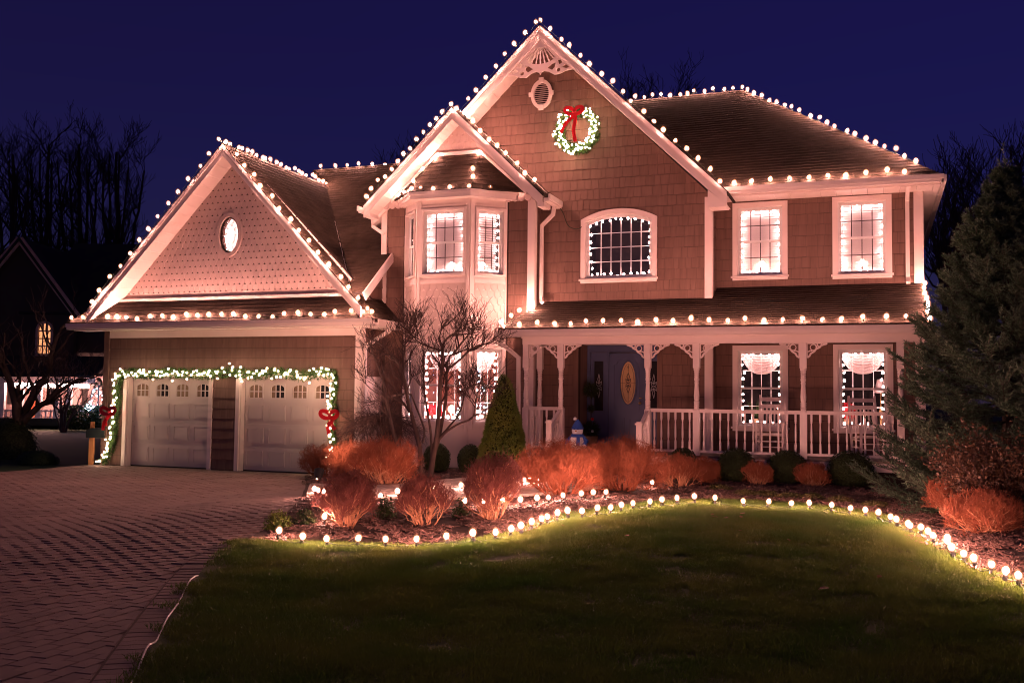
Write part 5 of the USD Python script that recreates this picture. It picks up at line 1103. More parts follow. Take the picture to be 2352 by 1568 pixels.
# ------------------------------------------------------------------ the bare tree and the weeping one
b = on_ground((985, 1100)); DT = b[1]
A = lambda x, y: ((1150 + x / 3.92) / 1.4694, (1300 + y / 3.92) / 1.4694)
B = lambda x, y: ((1150 + x / 3.92) / 1.4694, (1000 + y / 3.92) / 1.4694)
trunks = [([A(1090, 1230), A(1050, 1190), A(900, 980), A(740, 760), A(680, 560), A(620, 250), A(575, 0), B(520, 1000), B(440, 780), B(370, 610)], 0.05, -0.25),
          ([A(1095, 1230), A(1065, 1150), A(1050, 850), A(990, 600), A(930, 350), A(870, 100), B(820, 1000), B(700, 800), B(590, 680), B(450, 560)], 0.062, 0.1),
          ([A(930, 350), A(860, 60), B(830, 1050), B(835, 800), B(850, 620), B(860, 400), B(790, 230)], 0.035, 0.25),
          ([A(1180, 1230), A(1230, 900), A(1275, 650), A(1300, 350), B(1320, 1130), B(1340, 900), B(1350, 720), B(1300, 520), B(1330, 330), B(1420, 120)], 0.07, -0.1),
          ([B(1350, 720), B(1240, 690), B(1100, 640), B(1000, 560), B(930, 400)], 0.028, -0.2),
          ([B(1355, 680), B(1370, 610), B(1450, 470), B(1620, 330), B(1680, 200)], 0.03, 0.2),
          ([A(1215, 950), A(1300, 680), A(1345, 450), A(1390, 200), B(1400, 980), B(1430, 820), B(1520, 720), B(1610, 600), B(1690, 430), B(1700, 280)], 0.05, 0.3),
          ([B(1430, 950), B(1560, 850), B(1700, 720), B(1850, 640), B(1980, 620), B(2050, 500)], 0.03, -0.2),
          ([A(1270, 760), A(1400, 610), A(1560, 510), A(1740, 430), B(1850, 1140), B(1960, 1080)], 0.03, -0.35),
          ([A(1195, 1000), A(1190, 620), A(1160, 420), A(1110, 100), B(1095, 900), B(1085, 650), B(1060, 500), B(990, 330)], 0.032, -0.4),
          ([A(1290, 700), A(1420, 560), A(1600, 300), B(1640, 1280), B(1720, 1180), B(1860, 1150)], 0.025, 0.35),
          ([A(1080, 760), A(1110, 640), A(1080, 500), A(980, 250), A(900, 100), B(600, 1330), B(420, 1240), B(260, 1060)], 0.026, 0.5)]
t = thing('bare_tree', 'leafless tree with many rising trunks before the bay window', 'tree', b)
tm, k5 = MB(), []
for ds, r0, dy in trunks:
    ds = [(x, y if y > 785 else 785 - (785 - y) * 0.62) for x, y in ds]
    P = np.array([onY(d, DT + dy * min(1, i / 4)) for i, d in enumerate(ds)]); P = resample(P, 16); k5.append((P, 0.86 * r0 * np.linspace(1, 0.36, 16)))
for P, R in k5: part(t, 'trunk', MB().tubes(P[None], R[None], 8), 'bark_grey', smooth=True)
P = np.stack([p for p, _ in k5]); R = np.stack([r for _, r in k5])
Q1, R1 = spawn(P, R, 10, 0.38, 0.97, 0.50, rp, up=0.34, spread=0.8, along_=0.7, n=7, rk=0.6, curve=0.5)
Q2, R2_ = spawn(Q1, R1, 5, 0.25, 1.0, 0.36, rp, up=0.45, spread=0.75, along_=0.6, n=5, rk=0.6, curve=0.5)
Q3, R3 = spawn(Q2, R2_, 4, 0.25, 1.0, 0.20, rp, up=0.45, spread=0.7, along_=0.6, n=4, rk=0.65)
top = onY((1000, 700), DT)[2]
part(t, 'branches', MB().tubes(Q1, np.maximum(R1 * 1.1, 0.007), 4), 'twig_dark', kind='stuff')
part(t, 'twigs', MB().tubes(Q2, np.maximum(R2_, 0.0045), 3).tubes(Q3, np.maximum(R3, 0.0034), 3), 'twig_dark', kind='stuff')
# weeping small tree behind it
b = on_ground((868, 1098)); yb = b[1]; t = thing('weeping_tree', 'low weeping leafless tree with drooping dark twigs left of the bare tree', 'tree', b)
crown = onY((872, 955), yb); P0 = np.array([b, b + (crown - b) * 0.5 + V(0.08, 0, 0), crown]); P = resample(P0, 8); part(t, 'trunk', MB().tubes(P[None], (0.045 * np.linspace(1, 0.6, 8))[None], 7), 'bark_grey', smooth=True)
n = 60; a = rp.uniform(0, 2 * np.pi, n); L = rp.uniform(0.5, 1.05, n); s = np.linspace(0, 1, 8)
W = np.stack([np.stack([crown + V(math.cos(q) * l * x, math.sin(q) * l * x * 0.7, 0.14 * math.sin(x * 2.2) - 0.42 * x ** 2.4 - 0.1 + 0.1 * rp.uniform(-1, 1)) for x in s]) for q, l in zip(a, L)])
W[:, 1:] += rp.normal(0, 0.018, W[:, 1:].shape); RW = np.full((n, 1), 0.012) * np.linspace(1, 0.3, 8)
Q1, R1 = spawn(W, RW, 9, 0.15, 1, 0.35, rp, up=-0.15, spread=0.7, along_=0.9, n=5, rk=0.6); Q2, R2_ = spawn(Q1, R1, 3, 0.2, 1, 0.2, rp, up=-0.1, spread=0.7, n=4)
part(t, 'branches', MB().tubes(W, RW, 4), 'twig_dark', kind='stuff'); part(t, 'twigs', MB().tubes(Q1, np.maximum(R1, 0.003), 3).tubes(Q2, np.maximum(R2_, 0.0024), 3), 'twig_dark', kind='stuff')

# ------------------------------------------------------------------ big spruces on the right
def spruce(label, base, h, w, seed, lowest=0.03, dens=1.0):
    rng = np.random.default_rng(seed); t = thing('spruce_tree', label, 'tree', base)
    part(t, 'trunk', MB().tube([base + V(0, 0, z) for z in np.linspace(-0.1, h, 8)], np.linspace(0.11, 0.012, 8), 7), 'bark_dark')
    bm, nm = MB(), MB(); z = lowest * h; brs = []
    while z < h * 0.985:
        f = z / h; Lz = w * (1 - f) ** 1.0 + 0.07; nb = int(10 if f < 0.8 else 7); a0 = rng.uniform(0, 6.28)
        for i in range(nb):
            a = a0 + i * 2 * np.pi / nb + rng.normal(0, 0.16); L = Lz * rng.uniform(0.72, 1.12); el = 0.55 * f - 0.12 + rng.normal(0, 0.07)
            s = np.linspace(0, 1, 7); hd = V(math.cos(a), math.sin(a), 0)
            P = base + V(0, 0, z) + s[:, None] * L * hd * math.cos(el) + (s * L * math.sin(el) - 0.10 * L * np.sin(s * 2.4) + 0.20 * L * s ** 3)[:, None] * V(0, 0, 1)
            P[:, 2] = np.maximum(P[:, 2], base[2] + 0.05); brs.append((P, L))
        z += 0.17 * (1 - 0.35 * f)
    PB = np.stack([p for p, _ in brs]); LB_ = np.array([l for _, l in brs]); RB_ = (0.009 * LB_ + 0.003)[:, None] * np.linspace(1, 0.35, 7)
    bm.tubes(PB, RB_, 4)
    m = int(26 * dens); k = len(PB); ix = np.arange(k)[:, None]
    tt = (0.15 + 0.85 * np.sqrt(rng.uniform(0, 1, (k, m)))) * 6; i = np.minimum(tt.astype(int), 5); f_ = (tt - i)[..., None]
    p = PB[ix, i] * (1 - f_) + PB[ix, i + 1] * f_; tan = nz(PB[ix, i + 1] - PB[ix, i]); sd = np.cross(tan, V(0, 0, 1)); sg = rng.choice([-1, 1], (k, m))[..., None]
    d = nz(tan * 0.85 + sd * sg * rng.uniform(0.3, 0.9, (k, m, 1)) + rng.normal(0, 0.12, (k, m, 3)) + V(0, 0, 0.05)); ln = (0.34 * LB_[:, None] * (1.25 - tt / 6 * 0.75) + 0.05) * rng.uniform(0.7, 1.2, (k, m))
    # the tip shoot of every branch
    p = np.concatenate([p, PB[:, 5:6]], 1).reshape(-1, 3); d = np.concatenate([d, nz(PB[:, 6:7] - PB[:, 5:6])], 1).reshape(-1, 3); ln = np.concatenate([ln, np.linalg.norm(PB[:, 6] - PB[:, 5], axis=1)[:, None] + 0.08], 1).reshape(-1)
    s = np.linspace(0, 1, 4); C = p[:, None] + (ln[:, None] * s)[..., None] * d[:, None]; C[:, 2:, 2] -= 0.02 * ln[:, None]
    bm.tubes(C, np.full(C.shape[:2], 0.004), 3)
    top_ = base + V(0, 0, h * 0.97); p = np.vstack([p, [top_] * 6]); d = np.vstack([d, [[0, 0, 1]] + [[0.35 * math.cos(q), 0.35 * math.sin(q), 0.9] for q in np.arange(5) * 1.257]]); d = nz(d); ln = np.concatenate([ln, [0.5, 0.26, 0.3, 0.24, 0.28, 0.25]])
    # needles all round each shoot
    per = 44; u = rng.uniform(0.05, 1.02, (len(p), per)); q = p[:, None] + (ln[:, None] * u)[..., None] * d[:, None]; dd = np.repeat(d[:, None], per, 1)
    o = perp(dd, rng); o = o + V(0, 0, 0.25); needles(nm, q.reshape(-1, 3), (dd * 0.75 + o).reshape(-1, 3), rng.uniform(0.04, 0.07, u.size), 0.014, rng)
    kk = len(PB); tt2 = rng.uniform(0.9, 6, (kk, 150)); i2 = np.minimum(tt2.astype(int), 5); f2 = (tt2 - i2)[..., None]; ix2 = np.arange(kk)[:, None]; q2 = (PB[ix2, i2] * (1 - f2) + PB[ix2, i2 + 1] * f2).reshape(-1, 3); d2 = nz(PB[ix2, i2 + 1] - PB[ix2, i2]).reshape(-1, 3); needles(nm, q2, d2 * 0.6 + perp(d2, rng) + V(0, 0, 0.3), rng.uniform(0.04, 0.08, len(q2)), 0.015, rng)
    part(t, 'branches', bm, 'bark_dark', kind='stuff'); part(t, 'foliage', nm, 'spruce_needle', kind='stuff')
sb = on_ground((2230, 1150)); k = dist(sb) / FOC
sb = V(1.88, 16.6, float(ground_h(1.88, 16.6)))
spruce('big blue-green spruce covering the right end of the porch', sb, 5.2, 2.1, 71)
sb2 = V(3.05, 14.6, float(ground_h(3.05, 14.6))); spruce('second big spruce at the right edge of the picture, cut by the frame', sb2, 4.3, 1.75, 72)
# brown leafy bush before the second spruce
b = on_ground((2322, 1212)); t = thing('leafy_shrub', 'tall shrub with withered brown leaves behind the low red shrubs at right', 'shrub', b)
n = 60; a = rp.uniform(0, 2 * np.pi, n); r = np.sqrt(rp.uniform(0.02, 1, n)); e = np.c_[0.95 * r * np.cos(a), 0.8 * r * np.sin(a), 1.05 * np.sqrt(1 - 0.6 * r * r) * rp.uniform(0.8, 1.05, n)]; s = np.linspace(0, 1, 6)[None, :, None]
P = b + np.c_[e[:, :2] * 0.15, np.zeros(n)][:, None] * (1 - s) + e[:, None] * s; P[:, 1:] += rp.normal(0, 0.03, P[:, 1:].shape); R = np.full((n, 1), 0.009) * np.linspace(1, 0.4, 6)
Q1, R1 = spawn(P, R, 8, 0.3, 1, 0.35, rp); part(t, 'stems', MB().tubes(P, R, 4).tubes(Q1, np.maximum(R1, 0.003), 3), 'twig_dark', kind='stuff')
lp_ = Q1[:, 1:].reshape(-1, 3); lp_ = np.repeat(lp_, 5, 0) + rp.normal(0, 0.06, (len(lp_) * 5, 3)); mb = MB(); leaves(mb, lp_, rp.normal(size=lp_.shape), rp.uniform(0.015, 0.034, len(lp_)), rp); part(t, 'foliage', mb, 'brown_leaf', kind='stuff')
# low evergreen sprawl at the corner of drive and lawn, and yellowish ground cover along the lawn edge
def low_plant(label, base_px, hw, h, mat, n=700, name='low_shrub', cat='plant', size=(0.012, 0.025)):
    b = on_ground(base_px); w = hw * dist(b) / FOC; t = thing(name, label, cat, b)
    d = nz(rp.normal(size=(n, 3))); d[:, 2] = np.abs(d[:, 2]); c = b + d * V(w, w * 0.8, h) * rp.uniform(0.5, 1.05, (n, 1)); mb = MB(); leaves(mb, c, d + rp.normal(0, 0.6, d.shape), rp.uniform(*size, n), rp); part(t, 'foliage', mb, mat, kind='stuff')
    k = 24; P = np.stack([np.linspace(b, b + dd * V(w, w, h) * 0.9, 4) for dd in d[:k]]); part(t, 'stems', MB().tubes(P, np.full((k, 4), 0.004), 3), 'twig_dark', kind='stuff')
low_plant('low grey-green evergreen shrub lit by two bulbs at the corner of driveway and lawn', (638, 1216), 36, 0.24, 'cone_needle', 1100)
low_plant('small dark evergreen sprig right of the lit corner shrub', (700, 1206), 30, 0.2, 'boxwood_leaf', 700)
low_plant('dark low plant between the two front burgundy shrubs', (885, 1195), 30, 0.32, 'boxwood_leaf', 800)
low_plant('dark low plant between the second and third burgundy shrubs', (1060, 1190), 24, 0.28, 'boxwood_leaf', 600)
for i, (x, y, w_, lab) in enumerate(((1655, 1128, 30, 'sprawling green ground cover left of the brightest lawn edge lights'), (1715, 1140, 34, 'yellow-green ground cover clump lit at the top of the lawn curve'), (1762, 1143, 36, 'brightest yellow-green ground cover clump along the lawn edge'),
                                     (1815, 1147, 34, 'yellow-green ground cover clump before the right green ball'), (1866, 1148, 30, 'grassy ground cover clump below the round orange-brown shrub'), (1930, 1156, 34, 'withered ground cover clump below the largest green ball'), (2010, 1168, 36, 'withered ground cover clump left of the fallen spruce branch tips'))):
    low_plant(lab, (x, y), w_, 0.12, 'cover_leaf', 650, 'ground_cover', 'ground cover', (0.012, 0.03))

# ------------------------------------------------------------------ things on the porch
def rocking_chair(label, x, y, rot):
    t = thing('rocking_chair', label, 'chair', (x, y, FLOOR)); c, s = math.cos(rot), math.sin(rot); O = V(x, y, FLOOR)
    T = lambda p: O + V(p[0] * c - p[1] * s, p[0] * s + p[1] * c, p[2])
    def bar(nm, p, q, w, h): part(t, nm, MB().beam(T(p), T(q), w, h, up=(0.01, 0.02, 1) if abs(p[2] - q[2]) < 0.3 else (s, -c, 0.01)), 'white_paint')
    for sx in (-0.25, 0.25):
        P = np.array([T((sx, yy, 0.02 + 0.10 * (yy / 0.5) ** 2)) for yy in np.linspace(-0.42, 0.5, 10)]); part(t, 'rocker', MB().tube(P, 0.02, 6), 'white_paint')
        bar('leg', (sx, -0.26, 0.05), (sx, -0.26, 0.62), 0.04, 0.04); bar('back_post', (sx, 0.22, 0.05), (sx * 1.0, 0.42, 1.18), 0.04, 0.04); bar('armrest', (sx, -0.33, 0.63), (sx, 0.3, 0.63), 0.08, 0.025)
        for z in (0.2, 0.34): bar('stretcher', (sx, -0.25, z), (sx, 0.24, z + 0.01), 0.022, 0.022)
    for z in (0.17, 0.28): bar('stretcher', (-0.24, -0.26, z), (0.24, -0.26, z), 0.022, 0.022)
    for k in range(7): yy = -0.26 + k * 0.075; part(t, 'seat_slat', MB().beam(T((-0.27, yy, 0.43 - k * 0.008)), T((0.27, yy, 0.43 - k * 0.008)), 0.06, 0.02), 'white_paint')
    f = lambda z: 0.22 + 0.20 * (z - 0.05) / 1.13
    for z in (1.10, 0.96, 0.50): bar('back_rail', (-0.24, f(z), z), (0.24, f(z), z), 0.025, 0.075)
    for k in range(6): xx = -0.19 + k * 0.076; bar('back_slat', (xx, f(0.52), 0.52), (xx, f(0.95), 0.95), 0.03, 0.014)
rocking_chair('white rocking chair in front of the left porch window', -1.95, 19.95, 0.0)
rocking_chair('white rocking chair in front of the right porch window, turned slightly left', -0.12, 19.9, 0.35)
# snowman figure by the steps
O = V(-5.72, 19.25, FLOOR); t = thing('snowman_figure', 'small snowman figure with blue hat and blue scarf at the top of the porch steps', 'figure', O)
part(t, 'body', MB().ball(O + V(0, 0, 0.17), 0.17, 3, (1, 0.9, 1.0)), 'snow_white', smooth=True); part(t, 'head', MB().ball(O + V(0, 0, 0.41), 0.115, 3), 'snow_white', smooth=True)
part(t, 'hat', MB().lathe([(0.125, 0.0), (0.125, 0.035), (0.112, 0.05), (0.09, 0.10), (0.05, 0.16), (0.012, 0.20)], O + V(0, 0.01, 0.44), 16), 'cloth_blue', smooth=40)
part(t, 'pompom', MB().ball(O + V(-0.05, -0.01, 0.65), 0.038, 2), 'snow_white', smooth=True)
part(t, 'nose', MB().tube([O + V(0, -0.11, 0.41), O + V(0.005, -0.19, 0.405)], [0.018, 0.002], 8), 'carrot')
for sx in (-0.04, 0.04): part(t, 'eye', MB().ball(O + V(sx, -0.105, 0.445), 0.012, 1), 'stake_black')
an = np.linspace(0, 2 * np.pi, 20); part(t, 'scarf', MB().tube(O + np.c_[0.105 * np.cos(an), 0.10 * np.sin(an), 0.31 + 0 * an], 0.036, 8).beam(O + V(0.05, -0.12, 0.31), O + V(0.07, -0.19, 0.12), 0.07, 0.02, up=(0, 1, 0)), 'cloth_blue', smooth=40)
for sx in (-1, 1):
    part(t, 'arm', MB().tubes(np.array([[O + V(sx * 0.12, 0, 0.27), O + V(sx * 0.2, -0.04, 0.2), O + V(sx * 0.19, -0.11, 0.14)]]), np.array([[0.05, 0.05, 0.045]]), 8).ball(O + V(sx * 0.19, -0.12, 0.13), 0.05, 2), 'cloth_blue', smooth=True)
    part(t, 'mitten', MB().ball(O + V(sx * 0.19, -0.17, 0.11), 0.042, 2), 'snow_white', smooth=True)
# dark little evergreen by the door
O = V(-5.86, 20.75, FLOOR); t = thing('potted_evergreen', 'thin dark evergreen in a basket with a few ornaments beside the blue door', 'plant', O)
part(t, 'basket', MB().lathe([(0.11, 0), (0.15, 0.2), (0.16, 0.25), (0.13, 0.25), (0.12, 0.2)], O, 14), 'wicker'); part(t, 'trunk', MB().tube([O + V(0, 0, 0.2), O + V(0, 0, 1.35)], 0.012, 6), 'bark_dark')
mb = MB()
for zc, rr_, nn in ((0.38, 0.2, 700), (1.25, 0.16, 800), (0.85, 0.05, 200)): d = nz(rp.normal(size=(nn, 3))); needles(mb, O + V(0, 0, zc) + d * rr_ * rp.uniform(0.3, 0.9, (nn, 1)), d + rp.normal(0, 0.4, d.shape), 0.09, 0.014, rp)
part(t, 'foliage', mb, 'boxwood_leaf', kind='stuff'); part(t, 'ornament', MB().ball(O + V(0.06, -0.1, 0.62), 0.035, 2), 'ribbon_red', smooth=True); part(t, 'ornament', MB().ball(O + V(0.08, -0.16, 0.36), 0.03, 2), 'snow_white', smooth=True)

# ------------------------------------------------------------------ behind the windows
O = V(-8.62, 20.75, 1.0); t = thing('indoor_christmas_tree', 'small Christmas tree with blue-white lights inside the lower bay window', 'tree', O)
mb = MB(); n = 1800; u = 1 - np.sqrt(rp.uniform(0, 1, n)); a = rp.uniform(0, 6.28, n); r = 0.42 * (1 - u); p = O + np.c_[r * np.cos(a), r * np.sin(a), 0.25 + 1.35 * u]; needles(mb, p, np.c_[np.cos(a), np.sin(a), 0 * a] + rp.normal(0, 0.5, (n, 3)), 0.10, 0.015, rp); part(t, 'foliage', mb, 'boxwood_leaf', kind='stuff')
part(t, 'trunk', MB().tube([O, O + V(0, 0, 1.6)], 0.02, 6), 'bark_dark')
for k in range(56): u = 1 - math.sqrt(rp.uniform(0, 1)); a = rp.uniform(3.3, 6.1); r = 0.44 * (1 - u) + 0.02; part(t, 'bulb', bulb_mesh(O + V(r * math.cos(a), r * math.sin(a), 0.25 + 1.4 * u), 0.016, rp.normal(size=3)), 'bulb_blue')
t = thing('poinsettia', 'red poinsettia on the sill of the middle lower bay window', 'plant', (-9.25, 19.85, 1.0)); O = V(-9.25, 19.85, 1.0); d = nz(rp.normal(size=(160, 3))); d[:, 2] = np.abs(d[:, 2]); mb = MB(); leaves(mb, O + V(0, 0, 0.38) + d * 0.2, d + rp.normal(0, 0.5, d.shape), 0.06, rp); part(t, 'bracts', mb, 'ribbon_red', kind='stuff'); part(t, 'pot', MB().lathe([(0.09, 0), (0.13, 0.22), (0.12, 0.22)], O, 14), 'wicker')
O = at_win('wing_lo_r', 0.16, 0.45, -0.02); t = thing('poinsettia', 'red poinsettia low inside the right porch window', 'plant', O); d = nz(rp.normal(size=(120, 3))); mb = MB(); leaves(mb, O + V(0, 0, 0.36) + d * 0.16, d + rp.normal(0, 0.5, d.shape), 0.055, rp); part(t, 'bracts', mb, 'ribbon_red', kind='stuff'); part(t, 'pot', MB().lathe([(0.07, 0), (0.1, 0.2), (0.09, 0.2)], O, 12), 'wicker')
O = at_win('wing_lo_r', 0.86, 0.55, 0.0); t = thing('table_lamp', 'unlit table lamp with a pale shade inside the right porch window', 'lamp', O); part(t, 'lamp_shade', MB().lathe([(0.13, 0.72), (0.07, 1.0), (0.066, 1.0), (0.126, 0.72)], O, 16), 'lace', smooth=True); part(t, 'stem', MB().lathe([(0.07, 0), (0.07, 0.02), (0.02, 0.05), (0.03, 0.3), (0.012, 0.5), (0.012, 0.78)], O, 10), 'brass', smooth=True)
O = at_win('wing_lo_l', 0.35, 0.4, -0.02); t = thing('house_plant', 'spiky green house plant inside the left porch window', 'plant', O); a = rp.uniform(0, 6.28, 26); mb = MB(); needles(mb, np.repeat(O[None] + V(0, 0, 0.15), 26, 0), np.c_[np.cos(a), np.sin(a), np.full(26, 1.8)], rp.uniform(0.3, 0.55, 26), 0.05, rp); part(t, 'leaves', mb, 'garland_needle', kind='stuff'); part(t, 'pot', MB().lathe([(0.08, 0), (0.1, 0.17), (0.09, 0.17)], O, 12), 'wicker')

# ------------------------------------------------------------------ left of the drive: post, dark tree, neighbours
O = on_ground((209, 1067)); t = thing('mailbox_post', 'orange-brown wooden post with a dark box, left of the garage', 'post', O)
ca, sa = math.cos(YAW), math.sin(YAW); FP = (O, V(ca, sa, 0), V(-sa, ca, 0))
part(t, 'post', MB().box(-0.05, 0.05, -0.05, 0.05, -0.1, 0.66, FP), 'post_wood'); part(t, 'post_cap', MB().box(-0.045, 0.045, -0.02, 0.05, 0.9, 1.05, FP), 'post_wood')
t_ = np.linspace(0, np.pi, 9); part(t, 'box', MB().extr(Polygon([(-0.11, 0.66), (0.34, 0.66), (0.34, 0.82)] + [(0.115 + 0.225 * math.cos(q), 0.82 + 0.08 * math.sin(q)) for q in t_[1:-1]] + [(-0.11, 0.82)]), FP, -0.1, 0.1), 'box_dark')
rb = np.random.default_rng(90)
def bare_tree(label, ds, Z, r0, n1, n2, n3, L1, mat, name='bare_tree', group=None, trunk_extra=(), up=0.45, tw=0.012, ground=True, cat='tree'):
    """A leafless tree whose main limbs pass through the given points, Z metres ahead."""
    limbs = []
    for pl_, rr in ds: limbs.append((resample([onax(d, Z) + V(0, 0, 0) for d in pl_], 12), rr))
    b = limbs[0][0][0].copy(); t = thing(name, label, cat, b, group)
    for P, rr in limbs:
        P[3:] += np.cumsum(rb.normal(0, 0.02 * L1, (9, 3)), 0); part(t, 'trunk', MB().tubes(P[None], (rr * np.linspace(1, 0.3, 12))[None], 7), mat, smooth=True)
    P = np.stack([p for p, _ in limbs]); R = np.stack([rr * np.linspace(1, 0.3, 12) for _, rr in limbs])
    Q1, R1 = spawn(P, R, n1, 0.3, 1.0, L1, rb, up=up, spread=0.8, n=6, rk=0.6); Q2, R2_ = spawn(Q1, R1, n2, 0.2, 1.0, L1 * 0.5, rb, up=up, spread=0.8, n=5, rk=0.6)
    mb = MB().tubes(Q1, np.maximum(R1, tw), 4).tubes(Q2, np.maximum(R2_, tw * 0.8), 3)
    if n3: Q3, R3 = spawn(Q2, R2_, n3, 0.2, 1.0, L1 * 0.26, rb, up=up, spread=0.8, n=4, rk=0.6); mb.tubes(Q3, np.maximum(R3, tw * 0.6), 3)
    part(t, 'branches', mb, mat, kind='stuff'); return t
bare_tree('dark leafless tree with low spreading limbs in front of the neighbouring porch, far left', [
    ([(38, 1040), (40, 980), (30, 930), (12, 880), (-12, 800)], 0.16), ([(42, 1000), (50, 960), (48, 900), (60, 850)], 0.10), ([(42, 985), (62, 935), (85, 890), (108, 862), (118, 800), (160, 740)], 0.13),
    ([(44, 980), (75, 945), (115, 915), (150, 890), (190, 868)], 0.11), ([(115, 915), (135, 880), (165, 850)], 0.06)], 27, 0.15, 6, 4, 2, 1.3, 'bark_dark', tw=0.007)
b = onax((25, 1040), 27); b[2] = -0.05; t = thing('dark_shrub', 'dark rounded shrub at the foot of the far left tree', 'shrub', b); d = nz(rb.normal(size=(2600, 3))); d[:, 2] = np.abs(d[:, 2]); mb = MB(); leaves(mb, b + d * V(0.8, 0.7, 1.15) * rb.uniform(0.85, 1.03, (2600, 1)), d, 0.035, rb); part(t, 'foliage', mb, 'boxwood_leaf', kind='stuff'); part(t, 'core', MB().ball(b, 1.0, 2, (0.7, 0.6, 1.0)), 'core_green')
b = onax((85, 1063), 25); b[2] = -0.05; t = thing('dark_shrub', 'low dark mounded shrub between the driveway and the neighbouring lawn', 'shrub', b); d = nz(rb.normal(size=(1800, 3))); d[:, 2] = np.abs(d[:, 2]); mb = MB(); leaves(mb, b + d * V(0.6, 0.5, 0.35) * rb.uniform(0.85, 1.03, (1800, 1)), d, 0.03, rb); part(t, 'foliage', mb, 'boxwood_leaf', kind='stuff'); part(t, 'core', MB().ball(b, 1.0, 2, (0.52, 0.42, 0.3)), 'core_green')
bare_tree('slender clump tree with pale lit stems in front of the neighbouring porch', [([(145, 1000), (140, 960), (137, 915), (130, 870)], 0.09), ([(146, 1000), (150, 960), (165, 905), (178, 850)], 0.07), ([(147, 1000), (160, 965), (186, 900)], 0.06), ([(144, 1000), (142, 950), (150, 890), (148, 845)], 0.06), ([(143, 1000), (128, 950), (112, 900)], 0.05)], 44, 0.1, 7, 4, 2, 1.2, 'bark_grey', tw=0.012)
# neighbouring house: built in a level frame 50 m ahead
Z0 = 50.0; c0_ = EYE + V(-sa, ca, 0) * Z0; FN = (V(c0_[0], c0_[1], 0), V(ca, sa, 0), V(-sa, ca, 0))
def NX(px, py=900, Z=Z0): q = onax((px, py), Z); return (q - FN[0]) @ FN[1]
def NZ(px, py, Z=Z0): return onax((px, py), Z)[2]
N = thing('neighbour_house', 'dim neighbouring house with a lit arched window and a glowing porch, far left', 'house', FN[0] + FN[1] * NX(100))
xa, za = NX(52, 551), NZ(52, 551); xr, zr = NX(172, 712), NZ(172, 712); xl = 2 * xa - xr; xe = NX(300)
gx0, gx1 = xl + 0.2, xr - 0.2
win = Polygon([(NX(83), NZ(97, 812)), (NX(112), NZ(97, 812)), (NX(112), NZ(97, 757))] + [(NX(97.5) + (NX(112) - NX(83)) / 2 * math.cos(q), NZ(97, 757) + 0.32 * math.sin(q)) for q in np.linspace(0.2, np.pi - 0.2, 7)] + [(NX(83), NZ(97, 757))])
body = Polygon([(xl, -0.3), (xr, -0.3), (xr, zr), (xa, za - 0.15), (xl, zr)])
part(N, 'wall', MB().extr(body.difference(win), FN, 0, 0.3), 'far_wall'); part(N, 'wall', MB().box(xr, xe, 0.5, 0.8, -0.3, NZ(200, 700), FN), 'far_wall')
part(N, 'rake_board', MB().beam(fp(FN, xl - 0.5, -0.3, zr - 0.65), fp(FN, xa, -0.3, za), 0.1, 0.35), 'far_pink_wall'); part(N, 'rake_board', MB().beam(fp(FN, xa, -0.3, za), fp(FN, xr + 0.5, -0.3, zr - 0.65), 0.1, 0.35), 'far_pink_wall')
for s_, e_ in ((xl - 0.6, xa), (xa, xr + 0.6)):
    z_s, z_e = (zr - 0.75, za + 0.1) if s_ < xa else (za + 0.1, zr - 0.75)
    v = [(s_, -0.4, z_s), (e_, -0.4, z_e), (e_, 9, z_e), (s_, 9, z_s)]; v += [(a_, b_, c_ - 0.2) for a_, b_, c_ in v]; part(N, 'roof', MB().add(fr(FN, v), MB.BF), 'far_roof')
zt_ = NZ(240, 560, 56); v = [(xa, -0.1, NZ(200, 720)), (xe, -0.1, NZ(200, 720)), (xe, 6, zt_), (xa, 6, zt_)]; v += [(a_, b_ + 0.3, c_ - 0.25) for a_, b_, c_ in v]; part(N, 'roof', MB().add(fr(FN, v), MB.BF), 'far_roof')
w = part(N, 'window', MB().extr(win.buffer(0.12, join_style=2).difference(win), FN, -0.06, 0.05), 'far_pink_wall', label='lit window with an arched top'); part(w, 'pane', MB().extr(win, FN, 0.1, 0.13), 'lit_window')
bars = MB(); x0_, z0_, x1_, z1_ = win.bounds
for i in range(1, 3): x = x0_ + (x1_ - x0_) * i / 3; bars.extr(win.intersection(sbox(x - 0.03, z0_, x + 0.03, z1_)), FN, 0.03, 0.06)
for i in range(1, 4): z = z0_ + (z1_ - z0_) * i / 4; bars.extr(win.intersection(sbox(x0_, z - 0.03, x1_, z + 0.03)), FN, 0.031, 0.059)
part(w, 'muntin', bars, 'far_pink_wall')
pe = NZ(120, 862); xp0, xp1 = NX(-60), NX(262); v = [(xp0, -2.6, pe), (xp1, -2.6, pe), (xp1, -0.02, pe + 1.0), (xp0, -0.02, pe + 1.0)]; v += [(a_, b_, c_ - 0.12) for a_, b_, c_ in v]; part(N, 'porch_roof', MB().add(fr(FN, v), MB.BF), 'far_roof')
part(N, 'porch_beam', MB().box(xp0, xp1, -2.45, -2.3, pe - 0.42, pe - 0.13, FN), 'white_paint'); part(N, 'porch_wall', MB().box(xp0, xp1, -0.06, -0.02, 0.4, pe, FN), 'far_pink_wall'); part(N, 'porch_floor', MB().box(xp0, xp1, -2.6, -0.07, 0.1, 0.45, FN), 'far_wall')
for px in (5, 62, 102, 142, 180, 208): x = NX(px); part(N, 'porch_post', MB().box(x - 0.11, x + 0.11, -2.45, -2.25, 0.45, pe - 0.43, FN), 'white_paint')
part(N, 'front_door', MB().box(NX(74), NX(95), -0.12, -0.07, 0.45, NZ(85, 876), FN), 'far_door')
